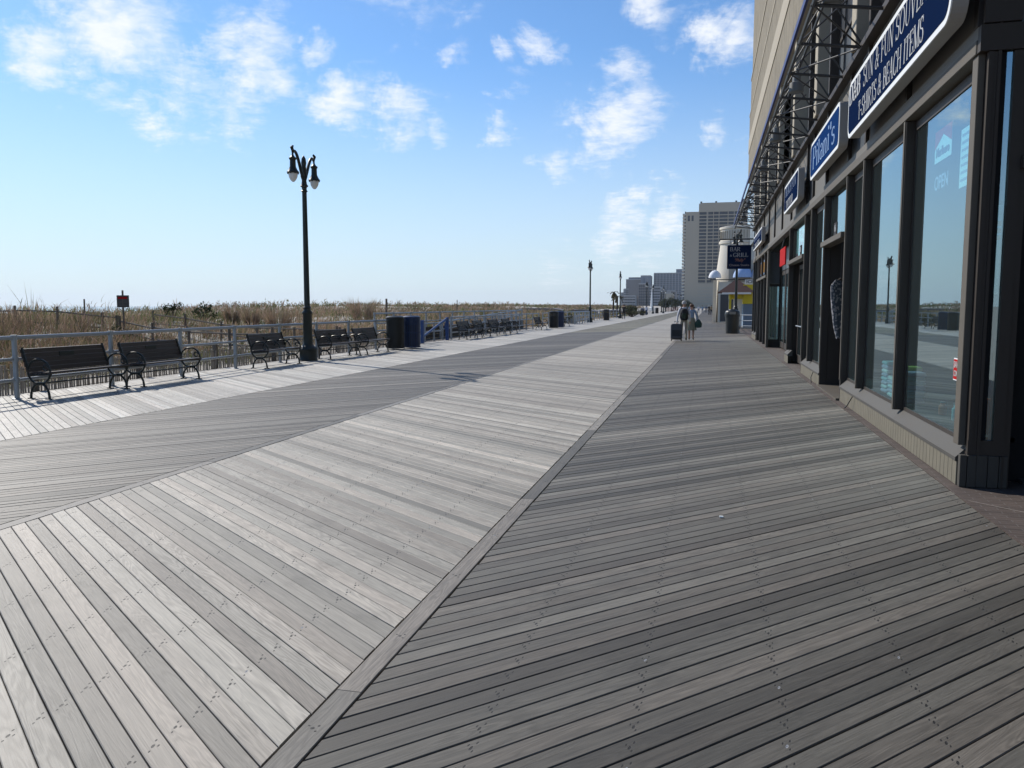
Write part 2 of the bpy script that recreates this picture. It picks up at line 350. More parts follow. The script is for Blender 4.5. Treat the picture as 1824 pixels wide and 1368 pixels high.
# ------------------------------------------------------------------ boardwalk
def vnoise(x, y, s, seed=0):
    x = np.asarray(x, float) / s + seed * 17.3; y = np.asarray(y, float) / s + seed * 9.7
    xi = np.floor(x); yi = np.floor(y); fx = x - xi; fy = y - yi
    def h(a, b):
        v = np.sin(a * 127.1 + b * 311.7 + seed * 74.7) * 43758.5453; return v - np.floor(v)
    fx = fx * fx * (3 - 2 * fx); fy = fy * fy * (3 - 2 * fy)
    return (h(xi, yi) * (1 - fx) + h(xi + 1, yi) * fx) * (1 - fy) + (h(xi, yi + 1) * (1 - fx) + h(xi + 1, yi + 1) * fx) * fy
SHEENW = (.300, .278, .243); DULLW = (.126, .116, .101); RIGHTW = (.122, .112, .096); EDGEW = (.36, .345, .316)  # brightness of sunlight on each plank direction is put into the lane colours
def lane(x0, x1, slope_deg, pitch, tone, y0=-4.0, y1=330.0, gap=.0052, seed=0, tonefn=None, var=.07):
    th = math.radians(slope_deg); ct = math.cos(th); tt = math.tan(th)
    w = (pitch * ct - gap) / 2          # half plank width (perpendicular)
    rng = np.random.default_rng(seed)
    span = abs((x1 - x0) * tt)
    n = int((y1 - y0 + span) / pitch) + 1
    k = np.arange(n); yc = y0 - (span if tt > 0 else 0) + k * pitch    # Y at x0
    V = np.array([-w, -w, -w + .0035, w - .0035, w, w]); Z = np.array([-.028, -.003, 0, 0, -.003, -.028])
    dz = rng.normal(0, .0007, n)[:, None]; tilt = rng.normal(0, .006, n)[:, None]; dv = rng.normal(0, .0007, n)[:, None]
    xs0 = x0 + .003 + rng.random(n)[:, None] * .006; xs1 = x1 - .003 - rng.random(n)[:, None] * .006
    vs = np.zeros((n, 2, 6, 3)); uvp = np.zeros((n, 2, 6, 2))
    for e, xs in enumerate((xs0, xs1)):
        X = np.repeat(xs, 6, 1)
        vv = V[None, :] + dv
        Y = yc[:, None] + (X - x0) * tt + vv / ct
        vs[:, e, :, 0] = X; vs[:, e, :, 1] = Y; vs[:, e, :, 2] = Z[None, :] + dz + tilt * V[None, :]
        uvp[:, e, :, 0] = (X - JX0) / ct - V[None, :] * 0; uvp[:, e, :, 1] = V[None, :]
    verts = vs.reshape(-1, 3)
    base = (np.arange(n) * 12)[:, None, None]
    q = np.array([[i, i + 1, 7 + i, 6 + i] for i in range(5)])
    quads = (base + q[None]).reshape(-1, 4)
    c1 = (np.arange(n) * 12)[:, None] + np.array([5, 4, 3, 2, 1, 0]); c2 = (np.arange(n) * 12)[:, None] + np.array([6, 7, 8, 9, 10, 11])
    loops = np.concatenate([quads.ravel(), c1.ravel(), c2.ravel()])
    starts = np.concatenate([np.arange(len(quads)) * 4, len(quads) * 4 + np.arange(2 * n) * 6])
    me = bpy.data.meshes.new('boardwalk'); me.vertices.add(len(verts)); me.vertices.foreach_set('co', verts.ravel())
    me.loops.add(len(loops)); me.loops.foreach_set('vertex_index', loops.astype(np.int32))
    me.polygons.add(len(starts)); me.polygons.foreach_set('loop_start', starts.astype(np.int32))
    me.update(calc_edges=True)
    uvl = me.uv_layers.new(name='UVMap'); uvf = uvp.reshape(-1, 2)[loops]; uvl.data.foreach_set('uv', uvf.ravel())
    t = np.ones((n, 12, 4)); ym = yc + (x1 - x0) * tt / 2
    tb = np.array(tone)[None, :] * (1 + rng.normal(0, var, n))[:, None] * (1 + var * 3.2 * (vnoise(k, k * 0, 4.5, seed + 20) - .5) + var * 1.6 * (vnoise(k, k * 0, 17, seed + 40) - .5))[:, None]
    if tonefn is not None: tb = np.array([tonefn(y, c) for y, c in zip(ym, tb)])
    t[:, :, :3] = tb[:, None, :]
    ca = me.color_attributes.new('tone', 'FLOAT_COLOR', 'POINT'); ca.data.foreach_set('color', t.reshape(-1))
    ja = me.attributes.new('jp', 'FLOAT', 'POINT'); ja.data.foreach_set('value', np.full(len(verts), .565 / ct))
    me.materials.append(M['wood'])
    me.flip_normals(); me.shade_flat()
    o = bpy.data.objects.new('boardwalk', me); COL.objects.link(o); tag(o, kind='structure'); return o

JX0 = -1.372
def sm(a, b, x): t = min(1, max(0, (x - a) / (b - a))); return t * t * (3 - 2 * t)
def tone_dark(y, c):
    t = sm(50, 51, y); tan = np.array((.21, .19, .135)); return c * (1 - t) + tan * t * (c[0] / DULLW[0])
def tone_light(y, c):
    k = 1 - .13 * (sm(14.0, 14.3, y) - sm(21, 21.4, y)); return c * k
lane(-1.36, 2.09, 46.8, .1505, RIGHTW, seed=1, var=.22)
lane(-4.90, -1.48, -37.5, .1265, SHEENW, seed=2, tonefn=tone_light)
lane(-8.15, -5.02, 46.8, .1505, DULLW, seed=3, tonefn=tone_dark, var=.17)
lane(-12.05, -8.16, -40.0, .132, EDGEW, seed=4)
def border(x0, x1, tone, seed, L=3.6, z=0.0015):
    rng = np.random.default_rng(seed); y = -4.0; vs = []; fs = []; uv = []
    while y < 330:
        ln = L * (0.8 + .4 * rng.random()); d = rng.normal(0, .0015)
        n = len(vs); a = x0 + .004 + d; b = x1 - .004 + d; zz = z + rng.normal(0, .0006)
        prof = [(a, -.028), (a, zz - .003), (a + .0035, zz), (b - .0035, zz), (b, zz - .003), (b, -.028)]
        for yy in (y, y + ln - .004):
            for (x, z_) in prof: vs.append((x, yy, z_)); uv.append((yy, x - (x0 + x1) / 2))
        for i in range(5): fs.append((n + i, n + 6 + i, n + 7 + i, n + i + 1))
        fs.append(tuple(n + i for i in range(6))); fs.append(tuple(n + 11 - i for i in range(6)))
        y += ln
    me = bpy.data.meshes.new('boardwalk'); me.from_pydata(vs, [], fs); l = me.uv_layers.new(name='UVMap')
    for lp in me.loops: l.data[lp.index].uv = uv[lp.vertex_index]
    ca = me.color_attributes.new('tone', 'FLOAT_COLOR', 'POINT'); ca.data.foreach_set('color', np.tile([*tone, 1.0], len(vs)))
    ja = me.attributes.new('jp', 'FLOAT', 'POINT'); ja.data.foreach_set('value', np.full(len(vs), .9))
    me.materials.append(M['wood']); o = bpy.data.objects.new('boardwalk', me); COL.objects.link(o); tag(o, kind='structure')
border(-1.48, -1.36, (.185, .17, .15), 21)
border(-5.02, -4.90, (.150, .143, .133), 22)
border(-12.18, -12.05, (.2, .19, .175), 23)
MB().box(-12.15, 2.085, -4, 331, -.32, -.03).build('boardwalk_underside', M['under'])
tag(COL.objects['boardwalk_underside'], kind='structure')
# brick strip by the shops
mb = MB().box(2.10, 6.0, -4, 331, -.3, -.004)
tag(mb.build('brick_paving', M['brick']), kind='structure')
mb = MB()
for (a, b, c, d) in ((2.13, 7.3, 5.2, 4.1), (2.13, 5.3, 5.2, 8.3)):
    L_ = math.hypot(c - a, d - b); nx, ny = -(d - b) / L_ * .009, (c - a) / L_ * .009
    mb.add([(a - nx, b - ny, -.001), (c - nx, d - ny, -.001), (c + nx, d + ny, -.001), (a + nx, b + ny, -.001)], [(0, 1, 2, 3)])
tag(mb.build('paving_joint', simple('paving_joint_mortar', (.22, .19, .165), .9)), kind='structure')

# ------------------------------------------------------------------ terrain, dunes, sea
def sstep(a, b, x): t = np.clip((x - a) / (b - a), 0, 1); return t * t * (3 - 2 * t)
def ground_z(x, y):
    x = np.asarray(x, float); y = np.asarray(y, float)
    d = sstep(-13.5, -26, x)
    dune = .95 * sstep(-13.5, -30, x) * (0.75 + .5 * vnoise(x, y, 9, 1)) + .18 * (vnoise(x, y, 3, 2) - .5) * d
    dune = dune * (1 - sstep(-70, -110, x)) - 4.0 * sstep(-80, -200, x) + .75 * sstep(75, 130, y) * sstep(-32, -42, x) * (.6 + .8 * vnoise(x, y, 22, 5)) * (1 - sstep(-75, -110, x))
    z = -.42 + .26 * sstep(-20, -14, x) + .05 * (vnoise(x, y, 1.2, 3) - .5) + dune
    return np.where(x > -12.15, -.42, z)
xs = np.concatenate([[-6000, -3000, -1000, -400, -250], np.linspace(-200, -90, 12), np.linspace(-86, -34, 40), np.linspace(-33.2, -12.3, 60), [-12.1], [0, 30, 100, 400, 2000, 6000]])
ys = np.concatenate([[-3000, -1500, -400, -120, -50], np.linspace(-30, 60, 150), np.linspace(61.5, 160, 60), np.linspace(165, 500, 50), [700, 1000, 1800, 4000, 7000]])
gx, gy = np.meshgrid(xs, ys, indexing='ij'); gz = ground_z(gx, gy)
nx_, ny_ = len(xs), len(ys)
idx = np.arange(nx_ * ny_).reshape(nx_, ny_)
fq = np.stack([idx[:-1, :-1], idx[1:, :-1], idx[1:, 1:], idx[:-1, 1:]], -1).reshape(-1, 4)
me = bpy.data.meshes.new('ground'); me.from_pydata(np.stack([gx, gy, gz], -1).reshape(-1, 3).tolist(), [], fq.tolist()); me.materials.append(M['sand'])
me.shade_smooth(); o = bpy.data.objects.new('ground', me); COL.objects.link(o); tag(o, kind='structure')
tag(MB().add([(-7000, -3000, -3.2), (-150, -3000, -3.2), (-150, 7000, -3.2), (-7000, 7000, -3.2)], [(0, 1, 2, 3)]).build('sea', M['water']), kind='structure')

def blades_mesh(name, mat, P, H, W, LEAN, C, seg=2, seed=5):
    """P (n,3) roots, H heights, W widths, LEAN (n,2) tip offset, C (n,3) colours."""
    n = len(P); rng = np.random.default_rng(seed); ang = rng.random(n) * 2 * PI
    wx = np.cos(ang) * W / 2; wy = np.sin(ang) * W / 2
    vs = np.zeros((n, 5, 3)); ts = [(0, 1.0), (.55, .8)]
    for i, (t, ws) in enumerate(ts):
        cx = P[:, 0] + LEAN[:, 0] * t * t; cy = P[:, 1] + LEAN[:, 1] * t * t; cz = P[:, 2] + H * t
        for s_, sg in ((0, -1), (1, 1)):
            vs[:, i * 2 + s_, 0] = cx + sg * wx * ws; vs[:, i * 2 + s_, 1] = cy + sg * wy * ws; vs[:, i * 2 + s_, 2] = cz
    vs[:, 4, 0] = P[:, 0] + LEAN[:, 0]; vs[:, 4, 1] = P[:, 1] + LEAN[:, 1]; vs[:, 4, 2] = P[:, 2] + H * .97
    b = (np.arange(n) * 5)[:, None]
    quads = b + np.array([0, 1, 3, 2]); tris = b + np.array([2, 3, 4])
    loops = np.concatenate([quads.ravel(), tris.ravel()]); starts = np.concatenate([np.arange(n) * 4, n * 4 + np.arange(n) * 3])
    me = bpy.data.meshes.new(name); me.vertices.add(n * 5); me.vertices.foreach_set('co', vs.ravel())
    me.loops.add(len(loops)); me.loops.foreach_set('vertex_index', loops.astype(np.int32)); me.polygons.add(len(starts)); me.polygons.foreach_set('loop_start', starts.astype(np.int32))
    me.update(calc_edges=True); me.shade_flat()
    c4 = np.ones((n, 5, 4)); c4[:, :, :3] = C[:, None, :]
    ca = me.color_attributes.new('tint', 'FLOAT_COLOR', 'POINT'); ca.data.foreach_set('color', c4.ravel())
    me.materials.append(mat); o = bpy.data.objects.new(name, me); COL.objects.link(o); return o

TANC = np.array([(.36, .255, .17), (.44, .33, .23), (.28, .205, .14), (.40, .27, .21), (.24, .21, .11)])
GRNC = np.array([(.12, .145, .05), (.16, .18, .07), (.085, .11, .04), (.22, .21, .10)])
def dune_grass():
    rng = np.random.default_rng(77); Ps = []; Hs = []; Ws = []; Ls = []; Cs = []
    def tufts(n, fx, fy, hmul, nb):
        x = fx(rng.random(n)); y = fy(rng.random(n)); return x, y
    # candidate tufts: dense near the rail, thinner far out
    n = 15000
    u = rng.random(n); dist = 14 + 120 * u ** 1.9
    a = rng.uniform(math.radians(-3), math.radians(84), n)      # azimuth left of the boardwalk direction
    X = -dist * np.sin(a) * 1.0; Y = dist * np.cos(a)
    # also a strip that follows the boardwalk
    n2 = 8000; X2 = -13.4 - 26 * rng.random(n2) ** 1.6; Y2 = 2 + 160 * rng.random(n2) ** 1.7
    X3 = -30 - 45 * rng.random(6000); Y3 = 80 + 330 * rng.random(6000); X = np.concatenate([X, X2, X3]); Y = np.concatenate([Y, Y2, Y3])
    dens = vnoise(X, Y, 4.5, 4); keep = (X < np.where(Y < 32, -14.3 + .8 * (vnoise(X, Y, 2.0, 15) - .5), -13.9)) & (X > -75) & (rng.random(len(X)) < np.clip(-.1 + 2.0 * dens, 0, 1))
    # keep a sandy walkway clear
    path = np.abs((X + 14) * .42 + (Y - 27.2)) < .9
    keep &= ~(path & (X > -34))
    X, Y = X[keep], Y[keep]
    kind = vnoise(X, Y, 7.0, 6) + .3 * (rng.random(len(X)) - .5)
    for i in range(len(X)):
        d = math.hypot(X[i], Y[i]); tanv = kind[i] > .52
        nb = int(np.clip(620 / d, 8, 30)); h0 = (.84 if tanv else .6) * (.7 + .6 * rng.random()) * (.28 + 1.0 * vnoise(X[i], Y[i], 5, 12))
        h0 *= .5 + .75 * sstep(-13.2, -19, X[i])
        if not (rng.random() < .97): h0 *= 1.5
        r = .16 + .14 * rng.random(); aa = rng.random(nb) * 2 * PI; rr = r * np.sqrt(rng.random(nb))
        px = X[i] + rr * np.cos(aa); py = Y[i] + rr * np.sin(aa)
        fluffy = rng.random() < (.78 if tanv else .85)
        pz = np.zeros(nb); h = h0 * (.5 + .6 * rng.random(nb))
        if fluffy:
            nb2 = nb * 2; aa = rng.random(nb2) * 2 * PI; rr = r * 1.7 * np.sqrt(rng.random(nb2)); px = X[i] + rr * np.cos(aa); py = Y[i] + rr * np.sin(aa)
            pz = h0 * .85 * rng.random(nb2) * (1 - .5 * (rr / (r * 1.7)) ** 2); h = h0 * (.10 + .22 * rng.random(nb2)); nb = nb2
        Ps.append(np.stack([px, py, pz], -1)); Hs.append(h)
        Ws.append(np.full(nb, max(.008, d * .00062)) * (.7 + .8 * rng.random(nb)))
        sp = (1.1 if fluffy else .45) * h[:, None] * np.stack([np.cos(aa), np.sin(aa)], -1) * rng.random(nb)[:, None] + rng.normal(0, .05, (nb, 2)) + np.array([.07, -.03]); Ls.append(sp)
        pal = TANC if tanv else GRNC
        mix = rng.random() < .25
        c = pal[rng.integers(0, len(pal), nb)]
        if mix: c = np.where((rng.random(nb) < .5)[:, None], c, (GRNC if tanv else TANC[:4])[rng.integers(0, 4, nb)])
        Cs.append(c * (.58 + .66 * vnoise(X[i], Y[i], 3.2, 33)) * (.75 + .5 * rng.random()) * (.8 + .4 * rng.random(nb))[:, None])
    P = np.concatenate(Ps); P[:, 2] += ground_z(P[:, 0], P[:, 1]) - .03
    o = blades_mesh('dune_grass', M['grass'], P, np.concatenate(Hs), np.concatenate(Ws), np.concatenate(Ls), np.concatenate(Cs))
    tag(o, 'tan and green wild grass covering the sand dunes behind the railing', 'grass', kind='stuff')
    # low flowering ground cover with pale specks just behind the sand fence
    n = 9000; X = -13.2 - 9 * rng.random(n) ** 1.3; Y = 9 + 30 * rng.random(n); k = vnoise(X, Y, 2.5, 9) > .42; X = X[k]; Y = Y[k]; n = len(X)
    P = np.stack([X, Y, ground_z(X, Y) + .12 + .33 * rng.random(n)], -1)
    C = np.where((rng.random(n) < .35)[:, None], np.array([.5, .48, .42]), np.array([.10, .12, .05])) * (.7 + .5 * rng.random(n))[:, None]
    o = blades_mesh('ground_cover', M['grass'], P, .035 + .03 * rng.random(n), np.full(n, .03), rng.normal(0, .03, (n, 2)), C, seed=8)
    tag(o, 'low green ground cover flecked with pale flowers behind the picket fence', 'ground cover', kind='stuff')
dune_grass()

def leaf_cloud(centers, radii, n, size, cols, rng, squash=1.0):
    """leaf quads through ellipsoid clumps -> arrays"""
    vs = []; cs = []
    m = len(centers); w = np.array([r ** 2 for r in radii]); w = w / w.sum()
    ks = rng.choice(m, n, p=w)
    dirs = rng.normal(0, 1, (n, 3)); dirs /= np.linalg.norm(dirs, axis=1)[:, None]
    rad = rng.random(n) ** .45
    C = np.array(centers)[ks]; R = np.array(radii)[ks]
    P = C + dirs * (R * rad)[:, None] * np.array([1, 1, squash])
    a = rng.normal(0, 1, (n, 3)); a /= np.linalg.norm(a, axis=1)[:, None]
    b = np.cross(a, dirs + 1e-3); b /= np.linalg.norm(b, axis=1)[:, None]
    s = size * (.6 + .8 * rng.random(n))[:, None]
    q = np.stack([P - a * s, P + b * s * .5, P + a * s, P - b * s * .5], 1)
    col = np.array(cols)[rng.integers(0, len(cols), n)] * (.7 + .6 * rng.random(n))[:, None]
    return q, col
def leaf_obj(name, q, col, parent=None, mat=None):
    n = len(q); me = bpy.data.meshes.new(name); me.from_pydata(q.reshape(-1, 3).tolist(), [], (np.arange(n * 4).reshape(-1, 4)).tolist())
    c4 = np.ones((n, 4, 4)); c4[:, :, :3] = col[:, None, :]
    ca = me.color_attributes.new('tint', 'FLOAT_COLOR', 'POINT'); ca.data.foreach_set('color', c4.ravel()); me.materials.append(mat or M['leaf'])
    o = bpy.data.objects.new(name, me); COL.objects.link(o)
    if parent is not None: o.parent = parent
    return o
BUSHG = [(.035, .045, .02), (.045, .06, .025), (.025, .035, .016), (.06, .065, .03)]
def bush(x, y, h, w, label, n=420, size=.06, cols=BUSHG, name='shrub', cat='shrub', z=None, group=None, seed=0):
    rng = np.random.default_rng(seed + 100); zz = float(ground_z(x, y)) if z is None else z
    t = thing(name, label, cat, (x, y, zz), 0, group)
    k = 6; cs = [(rng.normal(0, w * .22), rng.normal(0, w * .22), h * (.35 + .45 * rng.random())) for _ in range(k)]; rs = [w * (.2 + .14 * rng.random()) for _ in range(k)]
    q, c = leaf_cloud(cs, rs, n, size, cols, rng, squash=min(1.4, h / w)); leaf_obj('foliage', q, c, t)
    mb = MB()
    for i in range(k): mb.tube([(0, 0, -.05), (cs[i][0] * .5, cs[i][1] * .5, cs[i][2] * .6), cs[i]], [.03 * w, .02 * w, .008 * w], 5)
    mb.build('stem', M['bark'], t); return t
bush(-29.1, 40.0, 1.05, .9, 'small dark green bush alone on the dune skyline, left of the spiky one', seed=1)
bush(-26.9, 39.5, 1.1, 1.0, 'thin spiky green bush on the dune skyline right of the small dark bush', n=180, size=.09, seed=2)
bush(-21.6, 26.6, .95, .9, 'low dark shrub beside the beach notice board', n=220, size=.07, seed=3)
def clump(x, y, h, w, label, seed):
    rng = np.random.default_rng(seed); n = 420; aa = rng.random(n) * 2 * PI; rr = w * .3 * np.sqrt(rng.random(n))
    P = np.stack([x + rr * np.cos(aa), y + rr * np.sin(aa), np.zeros(n)], -1); P[:, 2] = ground_z(P[:, 0], P[:, 1]) - .03
    H = h * (.55 + .5 * rng.random(n)); Ln = (np.stack([np.cos(aa), np.sin(aa)], -1) * (w * .45 * rng.random(n))[:, None]) + rng.normal(0, .05, (n, 2))
    C = TANC[rng.integers(0, 5, n)] * (.7 + .5 * rng.random(n))[:, None]
    o = blades_mesh('grass_clump', M['grass'], P, H, np.full(n, .022), Ln, C, seed=seed); tag(o, label, 'grass clump', 'tall grass clumps on the dune skyline')
clump(-22.6, 40.0, 1.75, 1.7, 'tallest tan feathery grass clump on the skyline just left of the near lamp post', 31)
clump(-24.1, 39.8, 1.45, 1.1, 'narrow upright tan grass clump left of the tallest skyline clump', 32)
clump(-26.0, 41.0, 1.3, 1.2, 'sparse wispy grass clump right of the spiky green bush', 33)
clump(-25.6, 58.0, 1.9, 2.6, 'wide tan grass clump on the skyline right of the near lamp post', 34)
clump(-31.0, 25.5, 1.15, 1.6, 'tan grass clump rising over the split rail fence at far left', 35)
clump(-26.9, 25.0, 1.1, 1.1, 'tan grass clump left of the beach notice board', 36)

# fences on the dunes
def split_rail(pts, label, posth=1.1, rails=(.5, .95), step=2.4, seed=0, sink=.2, group=None, zoff=0.0):
    rng = random.Random(seed); t = thing('split_rail_fence', label, 'fence', (pts[0][0], pts[0][1], float(ground_z(*pts[0]))), 0, group)
    ox, oy, oz = t.location; pr = None
    L_ = [0]; 
    for i in range(len(pts) - 1): L_.append(L_[-1] + math.dist(pts[i], pts[i + 1]))
    n = int(L_[-1] / step) + 1; rm = MB()
    for k in range(n + 1):
        s = min(k * step, L_[-1]); i = max(j for j in range(len(L_)) if L_[j] <= s + 1e-6); i = min(i, len(pts) - 2)
        f = (s - L_[i]) / (L_[i + 1] - L_[i]); x = pts[i][0] + (pts[i + 1][0] - pts[i][0]) * f; y = pts[i][1] + (pts[i + 1][1] - pts[i][1]) * f
        z = float(ground_z(x, y)) + zoff; p = (x - ox + rng.uniform(-.04, .04), y - oy, z - oz)
        hh = posth * rng.uniform(.93, 1.08); lean = rng.uniform(-.05, .05)
        MB().tube([(p[0], p[1], p[2] - sink), (p[0] + lean, p[1], p[2] + hh)], [.055, .05], 7).build('post', M['oldwood'], t)
        if pr:
            for rz in rails:
                rm.tube([(pr[0], pr[1], pr[2] + rz + rng.uniform(-.03, .03)), (p[0], p[1], p[2] + rz + rng.uniform(-.03, .03))], [.034, .03], 6)
        pr = p
    rm.build('rail', M['oldwood'], t); return t
split_rail([(-52, 31), (-40, 30), (-22.6, 27.6)], 'split rail fence running across the dune at far left', seed=1)
split_rail([(-22.3, 27.4), (-17.5, 25.3), (-13.6, 23.7)], 'weathered split rail fence coming down the sand path to the railing, near side', seed=2, posth=1.0, rails=(.45, .85))
split_rail([(-25, 33), (-19, 30.8), (-13.6, 28.6)], 'weathered split rail fence on the far side of the sand path', seed=3, posth=1.0, rails=(.45, .85))
# picket sand fence
def sand_fence(y0, y1, x, label, seed):
    rng = random.Random(seed); t = thing('sand_fence', label, 'fence', (x, y0, -.18)); mb = MB(); y = 0
    while y < y1 - y0:
        dx = .1 * math.sin(y * .9) + rng.uniform(-.015, .015); l = rng.uniform(-.02, .02); h = .66 * rng.uniform(.9, 1.06)
        mb.add([(dx, y, -.05), (dx, y + .038, -.05), (dx + l, y + .038 + l, h), (dx + l, y + l, h), (dx + .01, y, -.05), (dx + .01, y + .038, -.05), (dx + l + .01, y + .038 + l, h), (dx + l + .01, y + l, h)],
               [(0, 1, 2, 3), (5, 4, 7, 6), (0, 4, 5, 1), (3, 2, 6, 7), (0, 3, 7, 4), (1, 5, 6, 2)]); y += .068
    mb.build('picket', M['picket'], t)
    wm = MB()
    for z in (.12, .34, .58): wm.tube([(.1 * math.sin(q * .9) + .012, q, z) for q in np.arange(0, y1 - y0, .5)], .006, 4)
    wm.build('wire', M['oldwood'], t); q = .6
    while q < y1 - y0:
        MB().box(.02, .12, q, q + .09, -.1, .85).build('post', M['oldwood'], t); q += 3.0
sand_fence(3.5, 31.0, -12.75, 'grey picket sand fence just behind the near railing', 3)

# ------------------------------------------------------------------ pipe railings
def railing(pts, label, step=2.33, heights=(1.06, .69, .33), r=.036, pr=.042, mat=None, z0=0.0, group='grey pipe railings', name='pipe_railing', slope=0.0):
    mat = mat or M['galv']; t = thing(name, label, 'railing', (pts[0][0], pts[0][1], z0), 0, group); ox, oy = pts[0]
    Ls = [0]
    for i in range(len(pts) - 1): Ls.append(Ls[-1] + math.dist(pts[i], pts[i + 1]))
    T = Ls[-1]
    def at(s):
        i = min(max(j for j in range(len(Ls)) if Ls[j] <= s + 1e-6), len(pts) - 2); f = (s - Ls[i]) / (Ls[i + 1] - Ls[i])
        return (pts[i][0] + (pts[i + 1][0] - pts[i][0]) * f - ox, pts[i][1] + (pts[i + 1][1] - pts[i][1]) * f - oy, slope * s)
    n = max(1, round(T / step))
    for k in range(n + 1):
        p = at(T * k / n); mb = MB(); mb.sm = True
        mb.tube([(p[0], p[1], p[2] - .35), (p[0], p[1], p[2] + heights[0])], pr, 10)
        mb.lathe([(.075, 0), (.075, .012), (.05, .02)], 10, p)
        for h in heights: mb.lathe([(pr + .012, -.045), (pr + .012, .045)], 10, (p[0], p[1], p[2] + h))
        mb.build('post', mat, t)
    for h in heights:
        mb = MB(); mb.sm = True
        for k in range(n):
            a = at(T * k / n); b = at(T * (k + 1) / n); mb.tube([(a[0], a[1], a[2] + h), (b[0], b[1], b[2] + h)], r if h == heights[0] else r * .8, 10)
        mb.build('rail', mat, t)
    return t
railing([(-11.56, 2.3), (-11.56, 13.9), (-11.72, 18.6), (-11.8, 23.2), (-11.8, 32.5)], 'long grey three pipe railing behind the near benches, from the left edge to the bins')
railing([(-11.9, 37.2), (-11.9, 58.0)], 'grey pipe railing behind the middle row of benches past the blue posts', step=2.1)
railing([(-12.4, 33.6), (-12.4, 37.4)], 'short low grey pipe railing inside the blue gate posts', step=1.25, heights=(.8, .42))
railing([(-13.6, 32.0), (-13.6, 60.0)], 'grey pipe railing along the outer side of the beach ramp', step=2.1, heights=(1.28, .86, .45))
railing([(-12.7, 38), (-12.7, 56)], 'sloping grey handrail of the beach ramp', step=1.6, heights=(.75, .4), z0=.05, slope=.03)
railing([(-12.1, 60.5), (-12.1, 96)], 'far grey pipe railing between the planter and the third lamp post', step=2.2)
railing([(-11.2, 70.0), (-11.2, 79.0)], 'pale grey rack of upright pipes beside the second lamp post', step=1.5)
railing([(-12.1, 100), (-12.1, 200)], 'farthest grey pipe railing beyond the third lamp post', step=4)
# ramp deck below the rails
tag(MB().box(-13.55, -12.2, 33, 60, -.38, -.02).build('ramp', M['oldwood']), kind='structure')
t = thing('ramp_wall', 'dark low timber wall along the beach ramp behind the middle benches', 'wall', (-13.3, 34, 0))
mb = MB()
for k in range(5): mb.box(-.03, .03, 0, 25, -.35 + k * .19, -.35 + k * .19 + .175)
mb.build('board', simple('dark_ramp_board', (.045, .038, .034), .9, var=.3), t)
for k in range(11): MB().box(-.1, -.031, k * 2.45, k * 2.45 + .1, -.4, .64).build('post', M['oldwood'], t)
# blue gate posts
g = thing('gate_barrier', 'blue painted gate posts with a diagonal brace at the ramp opening', 'gate', (-11.85, 33.0, 0))
MB().box(-.07, .07, -.07, .07, 0, 1.0, .01).build('post', M['bluegate'], g)
MB().box(-.07, .07, 3.37, 3.51, 0, 1.08, .01).build('post', M['bluegate'], g)
MB().tube([(0, .05, .28), (0, 3.4, 1.02)], .05, 8).build('brace', M['bluegate'], g)
MB().box(-.12, -.072, 3.38, 3.46, .5, .8).build('latch_plate', M['bluegate'], g)

# ------------------------------------------------------------------ benches (length along Y, facing +X)
def make_bench():
    t = empty('park_bench'); Lh = .93
    # end frames: iron rings for arms and legs
    for s in (-1, 1):
        mb = MB(); mb.sm = True; y = s * Lh
        def ell(cx, cz, rx, rz, a0, a1, n=16): return [(cx + rx * math.cos(math.radians(a0 + (a1 - a0) * i / n)), y, cz + rz * math.sin(math.radians(a0 + (a1 - a0) * i / n))) for i in range(n + 1)]
        mb.tube(ell(.02, .0, .20, .27, 158, 22, 14), .021, 7)         # lower leg arch (open downwards)
        mb.tube(ell(.02, .47, .235, .215, 0, 360, 24), .019, 7)        # arm / seat ring
        mb.tube([(-.20, y, .50), (-.25, y, .66), (-.32, y, .88)], .022, 7)   # back upright
        mb.tube(ell(.16, .54, .05, .05, 0, 320, 10), .013, 6)          # scroll
        mb.tube([(-.19, y, .405), (.27, y, .43)], .022, 7)
        for fx in (-.166, .206):
            mb.tube([(fx, y, .10), (fx + (.012 if fx > 0 else -.012), y, .0)], .022, 7)
            mb.box(fx - .06, fx + .06, y - .03, y + .03, 0, .014)
        mb.box(-.07, .11, y - .022, y + .022, .245, .29)
        mb.build('end_frame', M['iron'], t)
    mb = MB()
    for i in range(5):
        x = -.17 + i * .096; mb.box(x, x + .075, -Lh - .03, Lh + .03, .425 + .004 * i, .455 + .004 * i, .005)
    mb.build('seat', M['slat'], t)
    mb = MB()
    for i in range(5):
        f = i / 4; z = .50 + f * .32; x = -.205 - f * .105
        mb.prism([(x - .018, z - .032), (x + .012, z - .038), (x + .0, z + .036), (x - .03, z + .04)], 'y', -Lh - .03, Lh + .03)
    mb.build('backrest', M['slat'], t)
    mb = MB(); mb.sm = True
    mb.tube([(.02, -Lh, .265), (.02, Lh, .265)], .014, 7)
    mb.build('stretcher', M['iron'], t)
    MB().box(-.288, -.265, -.17, .17, .70, .78, .004).build('plaque', M['iron'], t)
    return t
def add_arms(t):
    for yy in (-.31, .31):
        mb = MB(); mb.sm = True
        mb.tube([(.02 + .235 * math.cos(a), yy, .50 + .19 * math.sin(a)) for a in [PI * k / 14 for k in range(15)]], .018, 7)
        mb.build('armrest', M['iron'], t)
bench0 = make_bench()
bench_arm0 = copy_tree(bench0); add_arms(bench_arm0)
BG = 'dark slatted benches along the railing'
